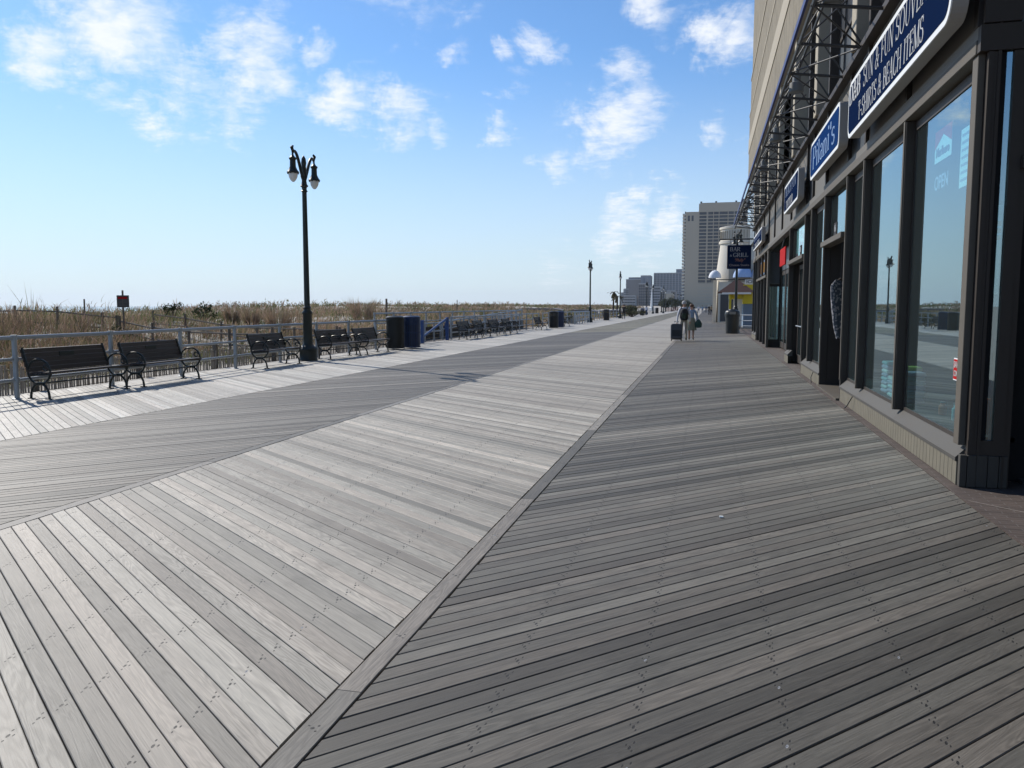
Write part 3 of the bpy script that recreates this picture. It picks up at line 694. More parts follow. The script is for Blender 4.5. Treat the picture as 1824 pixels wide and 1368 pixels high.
blist = [(-11.17, 12.62, 0, 'dark slatted bench with iron ring arms nearest the left edge of the photo'),
         (-11.08, 14.86, 0, 'second dark slatted bench from the left, end to end with the nearest one'),
         (-11.22, 19.72, 1, 'dark bench with two middle armrests standing just left of the near lamp post'),
         (-11.15, 23.45, 1, 'dark bench with middle armrests just right of the near lamp post'),
         (-11.05, 25.75, 0, 'dark bench directly left of the first black and blue bins'),
         (-11.35, 38.2, 0, 'bench nearest the blue gate posts, first of the middle row'),
         (-11.3, 40.6, 0, 'second bench past the blue gate posts'),
         (-11.25, 43.6, 0, 'third bench past the blue gate posts'),
         (-11.2, 46.3, 1, 'fourth bench past the blue gate posts, with middle armrests'),
         (-10.95, 54.2, 0, 'single bench directly left of the second pair of bins'),
         (-10.95, 63.4, 0, 'bench between the second pair of bins and the concrete planter'),
         (-11.2, 92.5, 0, 'distant bench by the third lamp post')]
first = {0: bench0, 1: bench_arm0}; used = {0: False, 1: False}
for i, (x, y, k, lab) in enumerate(blist):
    o = first[k] if not used[k] else copy_tree(first[k]); used[k] = True
    o.location = (x, y, 0.002); o.rotation_euler = (0, 0, math.radians([-1.5, 1.2, 2.5, -4, 1, 0, 2, -1, 1, 0, -2, 0][i])); tag(o, lab, 'bench', BG)

# ------------------------------------------------------------------ lamp posts
def make_lamp():
    t = empty('street_lamp')
    mb = MB(); mb.sm = True
    mb.lathe([(.27, 0), (.27, .05), (.255, .07), (.255, .30), (.27, .33), (.25, .38), (.17, .43), (.14, .48), (.135, .60), (.128, 1.35), (.15, 1.38), (.15, 1.42), (.10, 1.48), (.10, 1.52), (.12, 1.55), (.085, 1.60)], 16)
    mb.build('base', M['iron'], t)
    mb = MB(); mb.sm = True
    mb.lathe([(.085, 1.59), (.066, 4.88)], 16)
    mb.build('pole', M['iron'], t)
    mb = MB(); mb.sm = True
    mb.lathe([(.066, 4.87), (.10, 4.90), (.07, 4.93), (.07, 5.0), (.12, 5.05), (.08, 5.10), (.065, 5.2), (.10, 5.32), (.085, 5.45), (.06, 5.6), (.075, 5.7), (.06, 5.82), (.02, 5.9), (.0, 5.91)], 14, capt=False)
    mb.build('finial', M['iron'], t)
    for s in (-1, 1):
        mb = MB(); mb.sm = True
        pts = []
        for k in range(17):
            f = k / 16; y = s * (.05 + .68 * f); z = 5.28 + .60 * (math.sin(f * PI * .62) ** 1.5) + .06 * f
            pts.append((0, y, z))
        mb.tube([(0, 0, 5.2)] + pts, [.05] + [.05 - .012 * k / 16 for k in range(17)], 9)
        e = pts[-1]
        mb.tube([(0, e[1] - s * .02, e[2] + .02), (0, e[1] + s * .06, e[2] + .13), (0, e[1] - s * .02, e[2] + .17)], [.04, .05, .03], 8)
        mb.tube([(0, e[1], e[2]), (0, e[1] + s * .01, e[2] - .10)], .028, 8)
        mb.build('arm', M['iron'], t)
        c = (0, e[1] + s * .01, e[2] - .58)
        mb = MB(); mb.sm = True
        mb.lathe([(.165, .0), (.17, .03), (.12, .10), (.085, .18), (.08, .36), (.10, .38), (.105, .42), (.06, .45), (.03, .50)], 14, c)
        for k in range(8):
            a = k * PI / 4; mb.box(c[0] + .155 * math.cos(a) - .012, c[0] + .155 * math.cos(a) + .012, c[1] + .155 * math.sin(a) - .012, c[1] + .155 * math.sin(a) + .012, c[2] - .02, c[2] + .04)
        h = mb.build('lamp_hood', M['iron'], t)
        mb = MB(); mb.sm = True
        mb.lathe([(.0, -.24), (.03, -.235), (.075, -.19), (.115, -.11), (.128, -.04), (.125, .01)], 14, c, capb=False)
        mb.build('lamp_globe', M['globe'], h)
    return t
lamp0 = make_lamp(); LG = 'double armed lamp posts along the left side'
lamps = [(-11.42, 21.9, 4, 'nearest black double armed lamp post, standing between two benches'),
         (-11.3, 80.2, 0, 'black lamp post beside the pipe rack, second from the left'),
         (-11.1, 106.6, 3, 'black lamp post behind the walker in black, third from the left')]
for i, (x, y, a, lab) in enumerate(lamps):
    o = lamp0 if i == 0 else copy_tree(lamp0); o.location = (x, y, 0); o.rotation_euler = (0, 0, math.radians(a)); o.scale = (1, 1, 1)
    tag(o, lab, 'street lamp', LG)
ordn = ['fourth', 'fifth', 'sixth', 'seventh', 'eighth', 'ninth', 'tenth', 'eleventh', 'twelfth']
for k, (x, y) in enumerate([(-11.0, 152.5), (-11.1, 172), (-9.6, 184), (-11.2, 206), (-11.3, 228), (-10.6, 250), (-11, 272), (-10.6, 300), (-10.2, 322)]):
    o = copy_tree(lamp0); o.location = (x, y, 0); o.rotation_euler = (0, 0, math.radians(-6 + 3 * k))
    tag(o, 'distant black lamp post, %s from the left in the receding row' % ordn[k], 'street lamp', LG)
o = copy_tree(lamp0); o.location = (1.62, 50.6, 0); o.rotation_euler = (0, 0, math.radians(12)); tag(o, 'black lamp post behind the hanging bar and grill sign on the shop side', 'street lamp')

# ------------------------------------------------------------------ bins
def slat_bin(x, y, mat, lab, rz=0):
    t = thing('litter_bin', lab, 'bin', (x, y, 0), rz, 'slatted litter bins on the left side'); n = 30
    mb = MB()
    for k in range(n):
        a = 2 * PI * k / n; c, s = math.cos(a), math.sin(a); r = .315; w = .022
        mb.add([(r * c - w * s, r * s + w * c, .04), (r * c + w * s, r * s - w * c, .04), ((r + .012) * c + w * s, (r + .012) * s - w * c, 1.12), ((r + .012) * c - w * s, (r + .012) * s + w * c, 1.12),
                ((r + .012) * c - w * s, (r + .012) * s + w * c, .04), ((r + .012) * c + w * s, (r + .012) * s - w * c, .04)], [(0, 1, 2, 3), (4, 5, 2, 3), (0, 1, 5, 4)])
    for z in (.04, .58, 1.10): mb.lathe([(.31, z), (.34, z), (.34, z + .05), (.31, z + .05)], 30, capb=False, capt=False)
    mb.build('slat_cage', mat, t)
    mb = MB(); mb.sm = True; mb.lathe([(.33, 1.15), (.345, 1.17), (.34, 1.19), (.27, 1.225), (.18, 1.235), (.17, 1.22)], 28, capb=False, capt=False); mb.build('rim', mat, t)
    mb = MB(); mb.sm = True; mb.lathe([(.28, .05), (.285, .88)], 24, capt=False); mb.build('liner', M['blackbin'], t)
    return t
slat_bin(-11.24, 28.35, M['blackbin'], 'black slatted litter bin, left one of the nearest pair')
slat_bin(-10.9, 29.15, M['bluemetal'], 'blue slatted recycling bin next to the nearest black one')
slat_bin(-10.72, 57.6, M['blackbin'], 'black slatted bin beside the single bench, in the second pair')
slat_bin(-10.6, 59.3, M['bluemetal'], 'blue slatted bin in the second pair, by the far bench')
slat_bin(-10.85, 89.9, M['blackbin'], 'black slatted bin between the second and third lamp posts')
slat_bin(-10.6, 138.0, M['bluemetal'], 'blue bin by the leafy planter beyond the third lamp post')
slat_bin(-10.5, 176.0, M['blackbin'], 'farthest dark bin in front of the red netting')
t = thing('trash_can', 'tall black plastic trash can with hooded lid below the bar and grill sign', 'trash can', (1.40, 49.3, 0))
mb = MB(); mb.sm = True; mb.lathe([(.31, 0), (.36, .02), (.40, .95), (.42, .97), (.42, 1.02)], 24); mb.build('body', M['plasticbin'], t)
mb = MB(); mb.sm = True; mb.lathe([(.43, 1.02), (.44, 1.10), (.42, 1.25), (.36, 1.33), (.22, 1.37), (.20, 1.41), (.0, 1.42)], 24, capt=False); mb.build('lid', M['plasticbin'], t)
MB().box(-.17, .17, -.44, -.40, 1.12, 1.27, .01).build('flap', M['greypaint'], t)

# planter with bush, shrubs, far greenery on the left
t = thing('planter', 'square pale concrete planter beside the far bench', 'planter', (-12.3, 74.5, 0))
MB().box(-.55, .55, -.55, .55, 0, .62, .05).build('box', M['concrete'], t); MB().box(-.46, .46, -.46, .46, .60, .635).build('soil', M['bark'], t)
bush(-13.1, 73.5, 1.5, 1.7, 'olive bush rising behind the concrete planter', n=900, size=.07, z=-.3, seed=4, cols=[(.06, .07, .03), (.09, .09, .04), (.04, .05, .02)])
bush(-11.9, 128, 1.9, 3.0, 'wide leafy bush right of the walker in black', n=1400, size=.12, z=0, seed=5, cols=[(.06, .07, .03), (.1, .1, .05), (.05, .05, .02)])
bush(-10.8, 120, 1.5, 2.4, 'lower leafy bush in front of the wide one', n=1000, size=.1, z=0, seed=6, cols=[(.08, .08, .04), (.1, .1, .05)])
def tree(x, y, h, w, label, seed, n=1600, size=.3, z=0, group='trees at the far end of the boardwalk'):
    rng = np.random.default_rng(seed); t = thing('tree', label, 'tree', (x, y, z), 0, group)
    MB().tube([(0, 0, 0), (.1, 0, h * .4), (0, .1, h * .8)], [.05 * w, .04 * w, .015 * w], 7).build('trunk', M['bark'], t)
    k = 9; cs = [(rng.normal(0, w * .22), rng.normal(0, w * .22), h * (.45 + .42 * rng.random())) for _ in range(k)]; rs = [w * (.17 + .14 * rng.random()) for _ in range(k)]
    br = MB()
    for c in cs: br.tube([(0, 0, h * .35), c], [.02 * w, .006 * w], 5)
    br.build('branch', M['bark'], t)
    q, c = leaf_cloud(cs, rs, n, size, BUSHG, rng); leaf_obj('crown', q, c, t); return t
for k, (x, y, h, w) in enumerate([(-12.5, 330, 4.4, 6), (-9.0, 350, 4.0, 5), (-15, 300, 3.4, 5)]):
    tree(x, y, h, w, ['tallest dark tree in the far cluster at the end of the lamps', 'dark tree just left of the walker with the backpack', 'lowest dark tree at the left of the far cluster'][k], 50 + k)
def palm(x, y, h, label, seed):
    rng = random.Random(seed); t = thing('palm_tree', label, 'palm', (x, y, 0)); MB().tube([(0, 0, -.3), (.1, 0, h)], [.16, .11], 8).build('trunk', M['bark'], t)
    vs = []; cs = []
    for k in range(22):
        a = rng.random() * 2 * PI; el = rng.uniform(-.9, .9); L_ = 1.1 * rng.uniform(.8, 1.2); pr = Vector((.1, 0, h))
        for s_ in range(4):
            el -= .3; nx = pr + Vector((math.cos(a) * math.cos(el), math.sin(a) * math.cos(el), math.sin(el))) * L_ / 4
            sd = Vector((-math.sin(a), math.cos(a), 0)) * .13; vs.append([pr - sd, pr + sd, nx + sd * .7, nx - sd * .7]); cs.append((.07, .06, .03)); pr = nx
    leaf_obj('frond', np.array([[tuple(p) for p in q] for q in vs]), np.array(cs), t)
palm(-14.2, 126, 3.6, 'small dry palm left of the third lamp post', 1); palm(-13.2, 122, 3.0, 'shorter dry palm beside the small dry palm', 2)
# red netting fence far
t = thing('safety_netting', 'red orange safety netting round planting at the far left lamps', 'netting', (-10.4, 230, 0))
mb = MB()
for i in range(30):
    mb.box(-1.2 + i * .12, -1.17 + i * .12, i * 1.6, i * 1.6 + 1.45, .05, 1.15)
mb.build('net', M['redfence'], t)
for i in range(6): MB().box(-1.25 + i * .6, -1.15 + i * .6, i * 8, i * 8 + .1, 0, 1.3).build('stake', M['oldwood'], t)
# small beach buildings beyond
def hut(x, y, w, d, h, wall, roof, label, stripe=None, rh=1.0):
    t = thing('beach_hut', label, 'hut', (x, y, -.4)); MB().box(-w / 2, w / 2, -d / 2, d / 2, 0, h).build('wall', wall, t)
    MB().prism([(-w / 2 - .4, h), (w / 2 + .4, h), (w * .3, h + rh), (-w * .3, h + rh)], 'y', -d / 2 - .4, d / 2 + .4).build('roof', roof, t)
    for k in range(3): MB().box(-w * .3 + k * w * .25, -w * .3 + k * w * .25 + w * .15, -d / 2 - .03, -d / 2 + .02, h * .35, h * .8).build('window', M['hotelwin'], t)
    if stripe: MB().box(-w / 2 - .05, w / 2 + .05, -d / 2 - .08, -d / 2 - .04, h * .75, h).build('fascia', stripe, t)
hut(-30.5, 150, 9, 5, 1.2, M['hutblue'], M['farbrown'], 'low blue beach hut with brown roof left of the second lamp post', rh=.4)
hut(-22.5, 150, 5.2, 4, .95, M['farblue'], M['farbrown'], 'low slate coloured hut behind the second lamp post', M['yellow'], rh=.4)
hut(-18.2, 158, 3.6, 4, .9, M['yellow'], M['farbrown'], 'low yellow beach hut right of the second lamp post', rh=.35)
# beach notice board, distant posts
t = thing('notice_board', 'small dark beach notice board with red heading on the dune skyline', 'sign', (-21.95, 27.2, .35), math.radians(20))
MB().tube([(0, 0, -.2), (0, 0, 1.85)], .035, 7).build('post', M['oldwood'], t)
MB().box(-.22, .22, -.03, .03, 1.2, 1.66, .005).build('board', simple('notice_board_face', (.07, .065, .06), .7), t)
MB().box(-.17, .17, -.036, -.031, 1.52, 1.60).build('heading', M['red'], t)
mb = MB()
for k in range(4): mb.box(-.16, .16, -.036, -.031, 1.26 + k * .055, 1.28 + k * .055)
mb.build('print', M['panel'], t)
for (x, y, z1, lab) in ((-23.9, 58.5, 2.15, 'thick dark timber post poking above the dune grass'), (-22.0, 70.5, 2.15, 'thin dark post poking above the dunes right of the bins'), (-26.7, 30.6, 1.9, 'thin pole standing by the split rail fence')):
    w = .1 if 'thick' in lab else .045; tag(MB().tube([(x, y, 0), (x + .03, y, z1)], [w, w * .8], 7).build('marker_post', M['oldwood']), lab, 'post')

# ------------------------------------------------------------------ lettering (broad-nib stroke capitals)
def arc(cx, cy, rx, ry, a0, a1, n=14): return [(cx + rx * math.cos(math.radians(a0 + (a1 - a0) * i / n)), cy + ry * math.sin(math.radians(a0 + (a1 - a0) * i / n))) for i in range(n + 1)]
def Ln(*p): return list(p)
G = {
 'D': (.80, [(Ln((.14, 0), (.14, 1)), 1), (Ln((.05, .97), (.36, .97)) + arc(.36, .5, .36, .47, 90, -90) + Ln((.05, .03)), 1)], []),
 'B': (.70, [(Ln((.14, 0), (.14, 1)), 1), (Ln((.05, .97), (.34, .97)) + arc(.34, .75, .22, .22, 90, -90) + Ln((.14, .53)), 1), (Ln((.14, .53), (.36, .53)) + arc(.36, .28, .26, .25, 90, -90) + Ln((.05, .03)), 1)], []),
 'P': (.66, [(Ln((.14, 0), (.14, 1)), 1), (Ln((.05, .97), (.34, .97)) + arc(.34, .72, .25, .25, 90, -90) + Ln((.14, .47)), 1)], [(.14, 0)]),
 'R': (.76, [(Ln((.14, 0), (.14, 1)), 1), (Ln((.05, .97), (.34, .97)) + arc(.34, .74, .24, .23, 90, -90) + Ln((.14, .51)), 1), (Ln((.34, .5), (.66, .03)), 1)], [(.14, 0), (.68, 0)]),
 'S': (.60, [(arc(.30, .75, .22, .22, 20, 250, 16) + arc(.31, .27, .24, .25, 70, -155, 16), 1), (Ln((.51, .72), (.52, .98)), .4), (Ln((.07, .28), (.06, .02)), .4)], []),
 'U': (.82, [(Ln((.16, 1), (.16, .33)) + arc(.42, .33, .26, .31, 180, 270), 1), (arc(.42, .33, .26, .31, 270, 360) + Ln((.68, 1)), .5)], [(.16, 1), (.68, 1)]),
 'N': (.84, [(Ln((.16, 0), (.16, 1)), .45), (Ln((.14, 1), (.70, 0)), 1.15), (Ln((.70, 0), (.70, 1)), .45)], [(.16, 0), (.12, 1), (.70, 1)]),
 'F': (.62, [(Ln((.14, 0), (.14, 1)), 1), (Ln((.05, .97), (.56, .97), (.57, .76)), 1), (Ln((.14, .52), (.42, .52)), 1), (Ln((.42, .42), (.42, .62)), .4)], [(.14, 0)]),
 'E': (.66, [(Ln((.14, 0), (.14, 1)), 1), (Ln((.05, .97), (.57, .97), (.58, .76)), 1), (Ln((.14, .52), (.42, .52)), 1), (Ln((.42, .42), (.42, .62)), .4), (Ln((.05, .03), (.58, .03), (.62, .26)), 1)], []),
 'O': (.86, [(arc(.43, .5, .34, .49, 0, 360, 28), 1)], []),
 'C': (.76, [(arc(.43, .5, .34, .49, 45, 315, 24), 1), (Ln((.67, .72), (.69, .98)), .4), (Ln((.67, .28), (.69, .1)), .4)], []),
 'G': (.84, [(arc(.43, .5, .34, .49, 45, 315, 24), 1), (Ln((.67, .72), (.69, .98)), .4), (Ln((.68, .1), (.68, .42)), 1)], [(.66, .42)]),
 'V': (.80, [(Ln((.12, 1), (.40, 0)), 1.1), (Ln((.40, 0), (.68, 1)), .5)], [(.12, 1), (.68, 1)]),
 'A': (.80, [(Ln((.10, 0), (.40, 1)), .5), (Ln((.40, 1), (.70, 0)), 1.1), (Ln((.22, .36), (.58, .36)), 1)], [(.10, 0), (.70, 0)]),
 'I': (.34, [(Ln((.17, 0), (.17, 1)), 1)], [(.17, 0), (.17, 1)]),
 'H': (.86, [(Ln((.16, 0), (.16, 1)), 1), (Ln((.70, 0), (.70, 1)), 1), (Ln((.16, .5), (.70, .5)), 1)], [(.16, 0), (.16, 1), (.70, 0), (.70, 1)]),
 'T': (.70, [(Ln((.35, 0), (.35, 1)), 1), (Ln((.06, .76), (.06, .97), (.64, .97), (.64, .76)), .8)], [(.35, 0)]),
 'M': (1.0, [(Ln((.16, 0), (.16, 1)), .45), (Ln((.15, 1), (.50, .03)), 1.1), (Ln((.50, .03), (.85, 1)), .5), (Ln((.85, 1), (.85, 0)), 1)], [(.16, 0), (.12, 1), (.88, 1), (.85, 0)]),
 'L': (.62, [(Ln((.14, 0), (.14, 1)), 1), (Ln((.05, .03), (.55, .03), (.58, .26)), 1)], [(.14, 1)]),
 '-': (.40, [(Ln((.06, .38), (.34, .38)), 2.2)], []),
 '&': (.86, [(Ln((.76, .0), (.28, .62)) + arc(.38, .78, .15, .19, 200, -30, 12) + Ln((.22, .42)) + arc(.33, .24, .23, .22, 130, 310, 12) + Ln((.72, .48)), .9)], [(.72, .5)]),
 "'": (.26, [(Ln((.14, .72), (.15, 1.0)), 1.2)], []),
 'i': (.32, [(Ln((.16, 0), (.16, .66)), 1), (Ln((.16, .84), (.16, .98)), 1.2)], [(.16, 0), (.12, .66)]),
 'l': (.32, [(Ln((.16, 0), (.16, 1.02)), 1)], [(.16, 0), (.12, 1.02)]),
 'a': (.56, [(arc(.27, .50, .16, .16, 160, 0, 10) + Ln((.43, .05)), 1), (arc(.26, .20, .19, .18, 60, 330, 16), 1)], [(.47, .02)]),
 'n': (.66, [(Ln((.14, 0), (.14, .66)), 1), (Ln((.14, .45)) + arc(.32, .44, .18, .21, 160, 0, 10) + Ln((.50, 0)), 1)], [(.14, 0), (.50, 0), (.10, .66)]),
 's': (.48, [(arc(.24, .50, .16, .15, 20, 250, 12) + arc(.25, .18, .17, .17, 70, -155, 12), 1)], []),
 ' ': (.36, [], []),
}
def serif_text(txt, w, h, thick=.13, thin=.045, sp=.03, shear=0.0):
    """2D quads list for the text scaled to width w and cap height h, origin lower left"""
    x = 0; groups = [[]]; quads = groups[0]
    def strip(pts, sc):
        quads = groups[-1]; P = []
        for i, p in enumerate(pts):
            a = pts[max(0, i - 1)]; b = pts[min(len(pts) - 1, i + 1)]; dx = b[0] - a[0]; dy = b[1] - a[1]; l = math.hypot(dx, dy) or 1
            wd = (thin + (thick - thin) * (abs(dy) / l) ** 1.6) * sc / 2; wd = max(wd, thin / 2 * .9)
            P.append((p, (-dy / l * wd, dx / l * wd)))
        for i in range(len(P) - 1):
            (p, n), (q, m) = P[i], P[i + 1]
            quads.append([(x + p[0] - n[0], p[1] - n[1]), (x + q[0] - m[0], q[1] - m[1]), (x + q[0] + m[0], q[1] + m[1]), (x + p[0] + n[0], p[1] + n[1])])
    for ch in txt:
        wd, st, se = G[ch]
        if ch == ' ': quads = []; groups.append(quads)
        for pts, sc in st:
            if len(pts) <= 3 or True: strip(pts, sc)
        for (sx, sy) in se:
            d = .028; y0 = sy - (d if sy > .5 else 0); quads.append([(x + sx - .13, y0), (x + sx + .13, y0), (x + sx + .13, y0 + d), (x + sx - .13, y0 + d)])
        x += wd + sp
    k = w / x
    return [[[((a + shear * b) * k, b * h) for a, b in q] for q in g_] for g_ in groups if g_]
def letters(name, quads, mat, parent, T, depth=.004):
    """T maps (u,v,d)->xyz"""
    for g_ in quads:          # one part per word
        mb = MB()
        for i, q in enumerate(g_):
            d = depth + .00002 * (i % 7)
            mb.add([T(u, v, 0) for u, v in q] + [T(u, v, d) for u, v in q], [(4, 5, 6, 7), (0, 1, 5, 4), (1, 2, 6, 5), (2, 3, 7, 6), (3, 0, 4, 7)])
        mb.build(name, mat, parent)
def font_text(name, body, size, mat, parent, loc, rot, w=None, shear=0.0, ext=.003):
    cu = bpy.data.curves.new(name, 'FONT'); cu.body = body; cu.size = size; cu.extrude = ext; cu.shear = shear; cu.align_x = 'CENTER'; cu.align_y = 'CENTER'; cu.offset = size * .012
    o = bpy.data.objects.new(name, cu); COL.objects.link(o); bpy.context.view_layer.update()
    me = bpy.data.meshes.new_from_object(o.evaluated_get(bpy.context.evaluated_depsgraph_get())); bpy.data.objects.remove(o)
    me.materials.clear(); me.materials.append(mat); o = bpy.data.objects.new(name, me); COL.objects.link(o)
    if w is not None:
        xs_ = [v.co.x for v in me.vertices]; k = w / (max(xs_) - min(xs_)); o.scale = (k, 1, 1)
    o.parent = parent; o.location = loc; o.rotation_euler = rot; return o

def rrect(w, h, r, n=6):
    P = []
    for cx, cy, a in ((w / 2 - r, h / 2 - r, 0), (-w / 2 + r, h / 2 - r, 90), (-w / 2 + r, -h / 2 + r, 180), (w / 2 - r, -h / 2 + r, 270)):
        for i in range(n + 1): P.append((cx + r * math.cos(math.radians(a + 90 * i / n)), cy + r * math.sin(math.radians(a + 90 * i / n))))
    return P
def cabinet_sign(yc, z, L_, h, label, face, r=.14, xf=1.95, xb=2.09, border=.06):
    """sign cabinet on the facade; local u runs towards the camera side (-Y) so text reads from the boardwalk"""
    t = thing('shop_sign', label, 'sign', (xf, yc, z), 0, 'blue shop signs over the storefronts')
    MB().prism(rrect(L_, h, r), 'x', .012, xb - xf).build('cabinet', M['signside'], t)
    MB().prism(rrect(L_ - .004, h - .004, r), 'x', .0, .0115).build('border', M['white'], t)
    MB().prism(rrect(L_ - 2 * border, h - 2 * border, r * .8), 'x', -.004, -.0005).build('face', face, t)
    for q in (-.35, .35): MB().box(xb - xf + .001, 2.235 - xf, q * L_ - .03, q * L_ + .03, -.05, .05).build('bracket', M['bronze'], t)
    return t
def TS(u0, v0): return lambda u, v, d: (-.0045 - d, -(u0 + u), v0 + v)

s = cabinet_sign(10.5, 4.43, 5.3, .80, 'big navy shop sign for sun and fun souvenirs, nearest over the windows', M['navy'], r=.2)
letters('lettering', serif_text('D&B', .86, .27, thick=.2, thin=.04), M['letter'], s, TS(-2.52, .06))
letters('lettering', serif_text('SUN & FUN SOUVENIRS', 3.8, .27, thick=.095, thin=.034), M['letter'], s, TS(-1.44, .06))
letters('lettering', serif_text('T-SHIRTS & BEACH ITEMS', 3.5, .25, thick=.115, thin=.036), M['letter'], s, TS(-1.75, -.30))
s = cabinet_sign(15.85, 4.46, 3.7, .72, 'bright blue shop sign reading a name in thin serif letters, second from the camera', M['navy2'], r=.12)
letters('lettering', serif_text("Pilani's", 2.9, .42, thick=.13), simple('pale_blue_lettering', (.16, .26, .45), .5), s, TS(-1.45, -.2))
s = cabinet_sign(21.8, 4.42, 3.5, .72, 'navy shop sign with two lines of pale lettering, third from the camera', M['navy'], r=.12)
letters('lettering', serif_text('BEACH FUN', 2.6, .24), simple('dull_lettering', (.12, .16, .26), .5), s, TS(-1.3, .04))
letters('lettering', serif_text('TATTOO', 1.7, .2), M['letter'], s, TS(-1.1, -.28))
s = cabinet_sign(36.0, 4.36, 5.8, .58, 'navy shop sign with two pale text lines at the far end of the shops', M['navy'], r=.1)
letters('lettering', serif_text('BEACH SHIRTS', 4.4, .18), simple('dull_lettering_far', (.14, .18, .3), .5), s, TS(-2.2, .05))
letters('lettering', serif_text('BAR & GRILL', 3.4, .16), M['letter'], s, TS(-1.7, -.22))

# ------------------------------------------------------------------ the shop building
B = thing('shop_building', 'dark bronze storefront building with tan concrete upper wall along the right side', 'building', (2.2, 7.6, 0))
def P(mb, name, mat, parent=B, smooth=False):
    o = mb.xf(Matrix.Translation((-2.2, -7.6, 0))).build(name, mat, None, smooth); o.parent = parent
    if parent is not B:      # sub-part: parent sits at B's origin already
        pass
    return o
XF = 2.2; XG = 2.315; YE = 43.5
cols = [10.52, 13.08, 14.59, 17.22, 19.35, 20.58, 24.3]
def column(y, w=.09, z0=.36, z1=3.74, x0=XF, x1=2.33): P(MB().box(x0, x1, y, y + w, z0, z1, .006), 'column', M['bronze'])
# corner pillar
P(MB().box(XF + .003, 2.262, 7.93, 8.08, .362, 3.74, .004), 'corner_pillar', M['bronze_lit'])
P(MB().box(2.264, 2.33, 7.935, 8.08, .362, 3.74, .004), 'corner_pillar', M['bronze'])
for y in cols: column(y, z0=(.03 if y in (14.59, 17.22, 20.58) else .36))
# thin strips in the lighter bronze paint the sunlit edge of the column noses
for y in cols: P(MB().box(XF - .012, XF - .001, y + .015, y + .075, .36, 3.74), 'column_lit_edge', M['bronze_lit'])
bays = [(8.08, 10.52), (10.61, 13.08), (13.17, 14.59), (17.31, 19.35), (19.44, 20.58)]
for (a, b) in bays:
    w = P(MB().box(2.30, 2.33, a, a + .05, .36, 3.72).box(2.30, 2.33, b - .05, b, .36, 3.72).box(2.30, 2.33, a + .05, b - .05, .36, .40).box(2.30, 2.33, a + .05, b - .05, 3.62, 3.72), 'window', M['bronze'])
    P(MB().box(2.312, 2.322, a + .05, b - .05, .40, 3.62), 'pane', M['glass'], w)
# base boards, sills
def basebd(a, b):
    mb = MB(); y = a
    while y < b - .001:
        w = min(.128, b - y); mb.box(XF, XF + .05, y, y + w - .007, .0, .215, .003); y += .128
    P(mb, 'base_board', M['base']); P(MB().box(XF + .012, XF + .1, a, b, 0, .212), 'base_backing', M['under'])
    P(MB().prism([(XF - .012, .218), (XF + .12, .218), (XF + .12, .36), (XF + .095, .36), (XF - .012, .25)], 'y', a, b), 'sill', M['sill'])
basebd(7.94, 14.62); basebd(17.31, 20.62); basebd(23.9, 24.9)
# door 1: open doorway with deep dark jamb
P(MB().box(XF, 2.9, 17.23, 17.31, .03, 3.7), 'door_jamb', M['bronze']); P(MB().box(2.331, 2.9, 14.6, 14.67, .03, 3.7), 'door_jamb', M['bronze'])
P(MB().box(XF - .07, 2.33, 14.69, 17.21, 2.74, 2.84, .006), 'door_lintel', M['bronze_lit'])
f = P(MB().box(2.30, 2.33, 14.69, 14.74, 2.85, 3.7).box(2.30, 2.33, 17.16, 17.21, 2.85, 3.7), 'transom_window', M['bronze']); P(MB().box(2.312, 2.322, 14.74, 17.16, 2.85, 3.7), 'pane', M['glass'], f)
P(MB().box(2.15, 2.9, 14.68, 17.22, 0, .035), 'threshold', M['bronze_lit'])
d = P(MB().box(2.6, 2.645, 14.70, 14.76, .05, 2.72).box(2.6, 2.645, 15.55, 15.61, .05, 2.72).box(2.6, 2.645, 14.76, 15.55, .05, .16).box(2.6, 2.645, 14.76, 15.55, 2.64, 2.72), 'door', M['bronze'])
P(MB().box(2.618, 2.626, 14.76, 15.55, .16, 2.64), 'pane', M['glass'], d)
# door 2
P(MB().box(XF - .05, 2.33, 20.69, 24.29, 2.74, 2.84, .006), 'door_lintel', M['bronze_lit'])
f = P(MB().box(2.30, 2.33, 20.7, 20.75, 2.85, 3.7).box(2.30, 2.33, 24.2, 24.28, 2.85, 3.7), 'transom_window', M['bronze']); P(MB().box(2.312, 2.322, 20.75, 24.2, 2.85, 3.7), 'pane', M['glass'], f)
for (a, b) in ((20.75, 22.4), (22.45, 24.1)):
    d = P(MB().box(2.45, 2.50, a, a + .1, .04, 2.72).box(2.45, 2.50, b - .1, b, .04, 2.72).box(2.45, 2.50, a + .1, b - .1, .04, .25).box(2.45, 2.50, a + .1, b - .1, 2.6, 2.72), 'door', M['bronze'])
    P(MB().box(2.47, 2.48, a + .1, b - .1, .25, 2.6), 'pane', M['glass'], d)
    P(MB().tube([(2.40, a + .15, 1.05), (2.40, b - .15, 1.05)], .018, 7), 'handle', M['galv'], d)
P(MB().box(2.33, 2.5, 20.6, 20.7, .03, 3.7), 'door_jamb', M['bronze'])
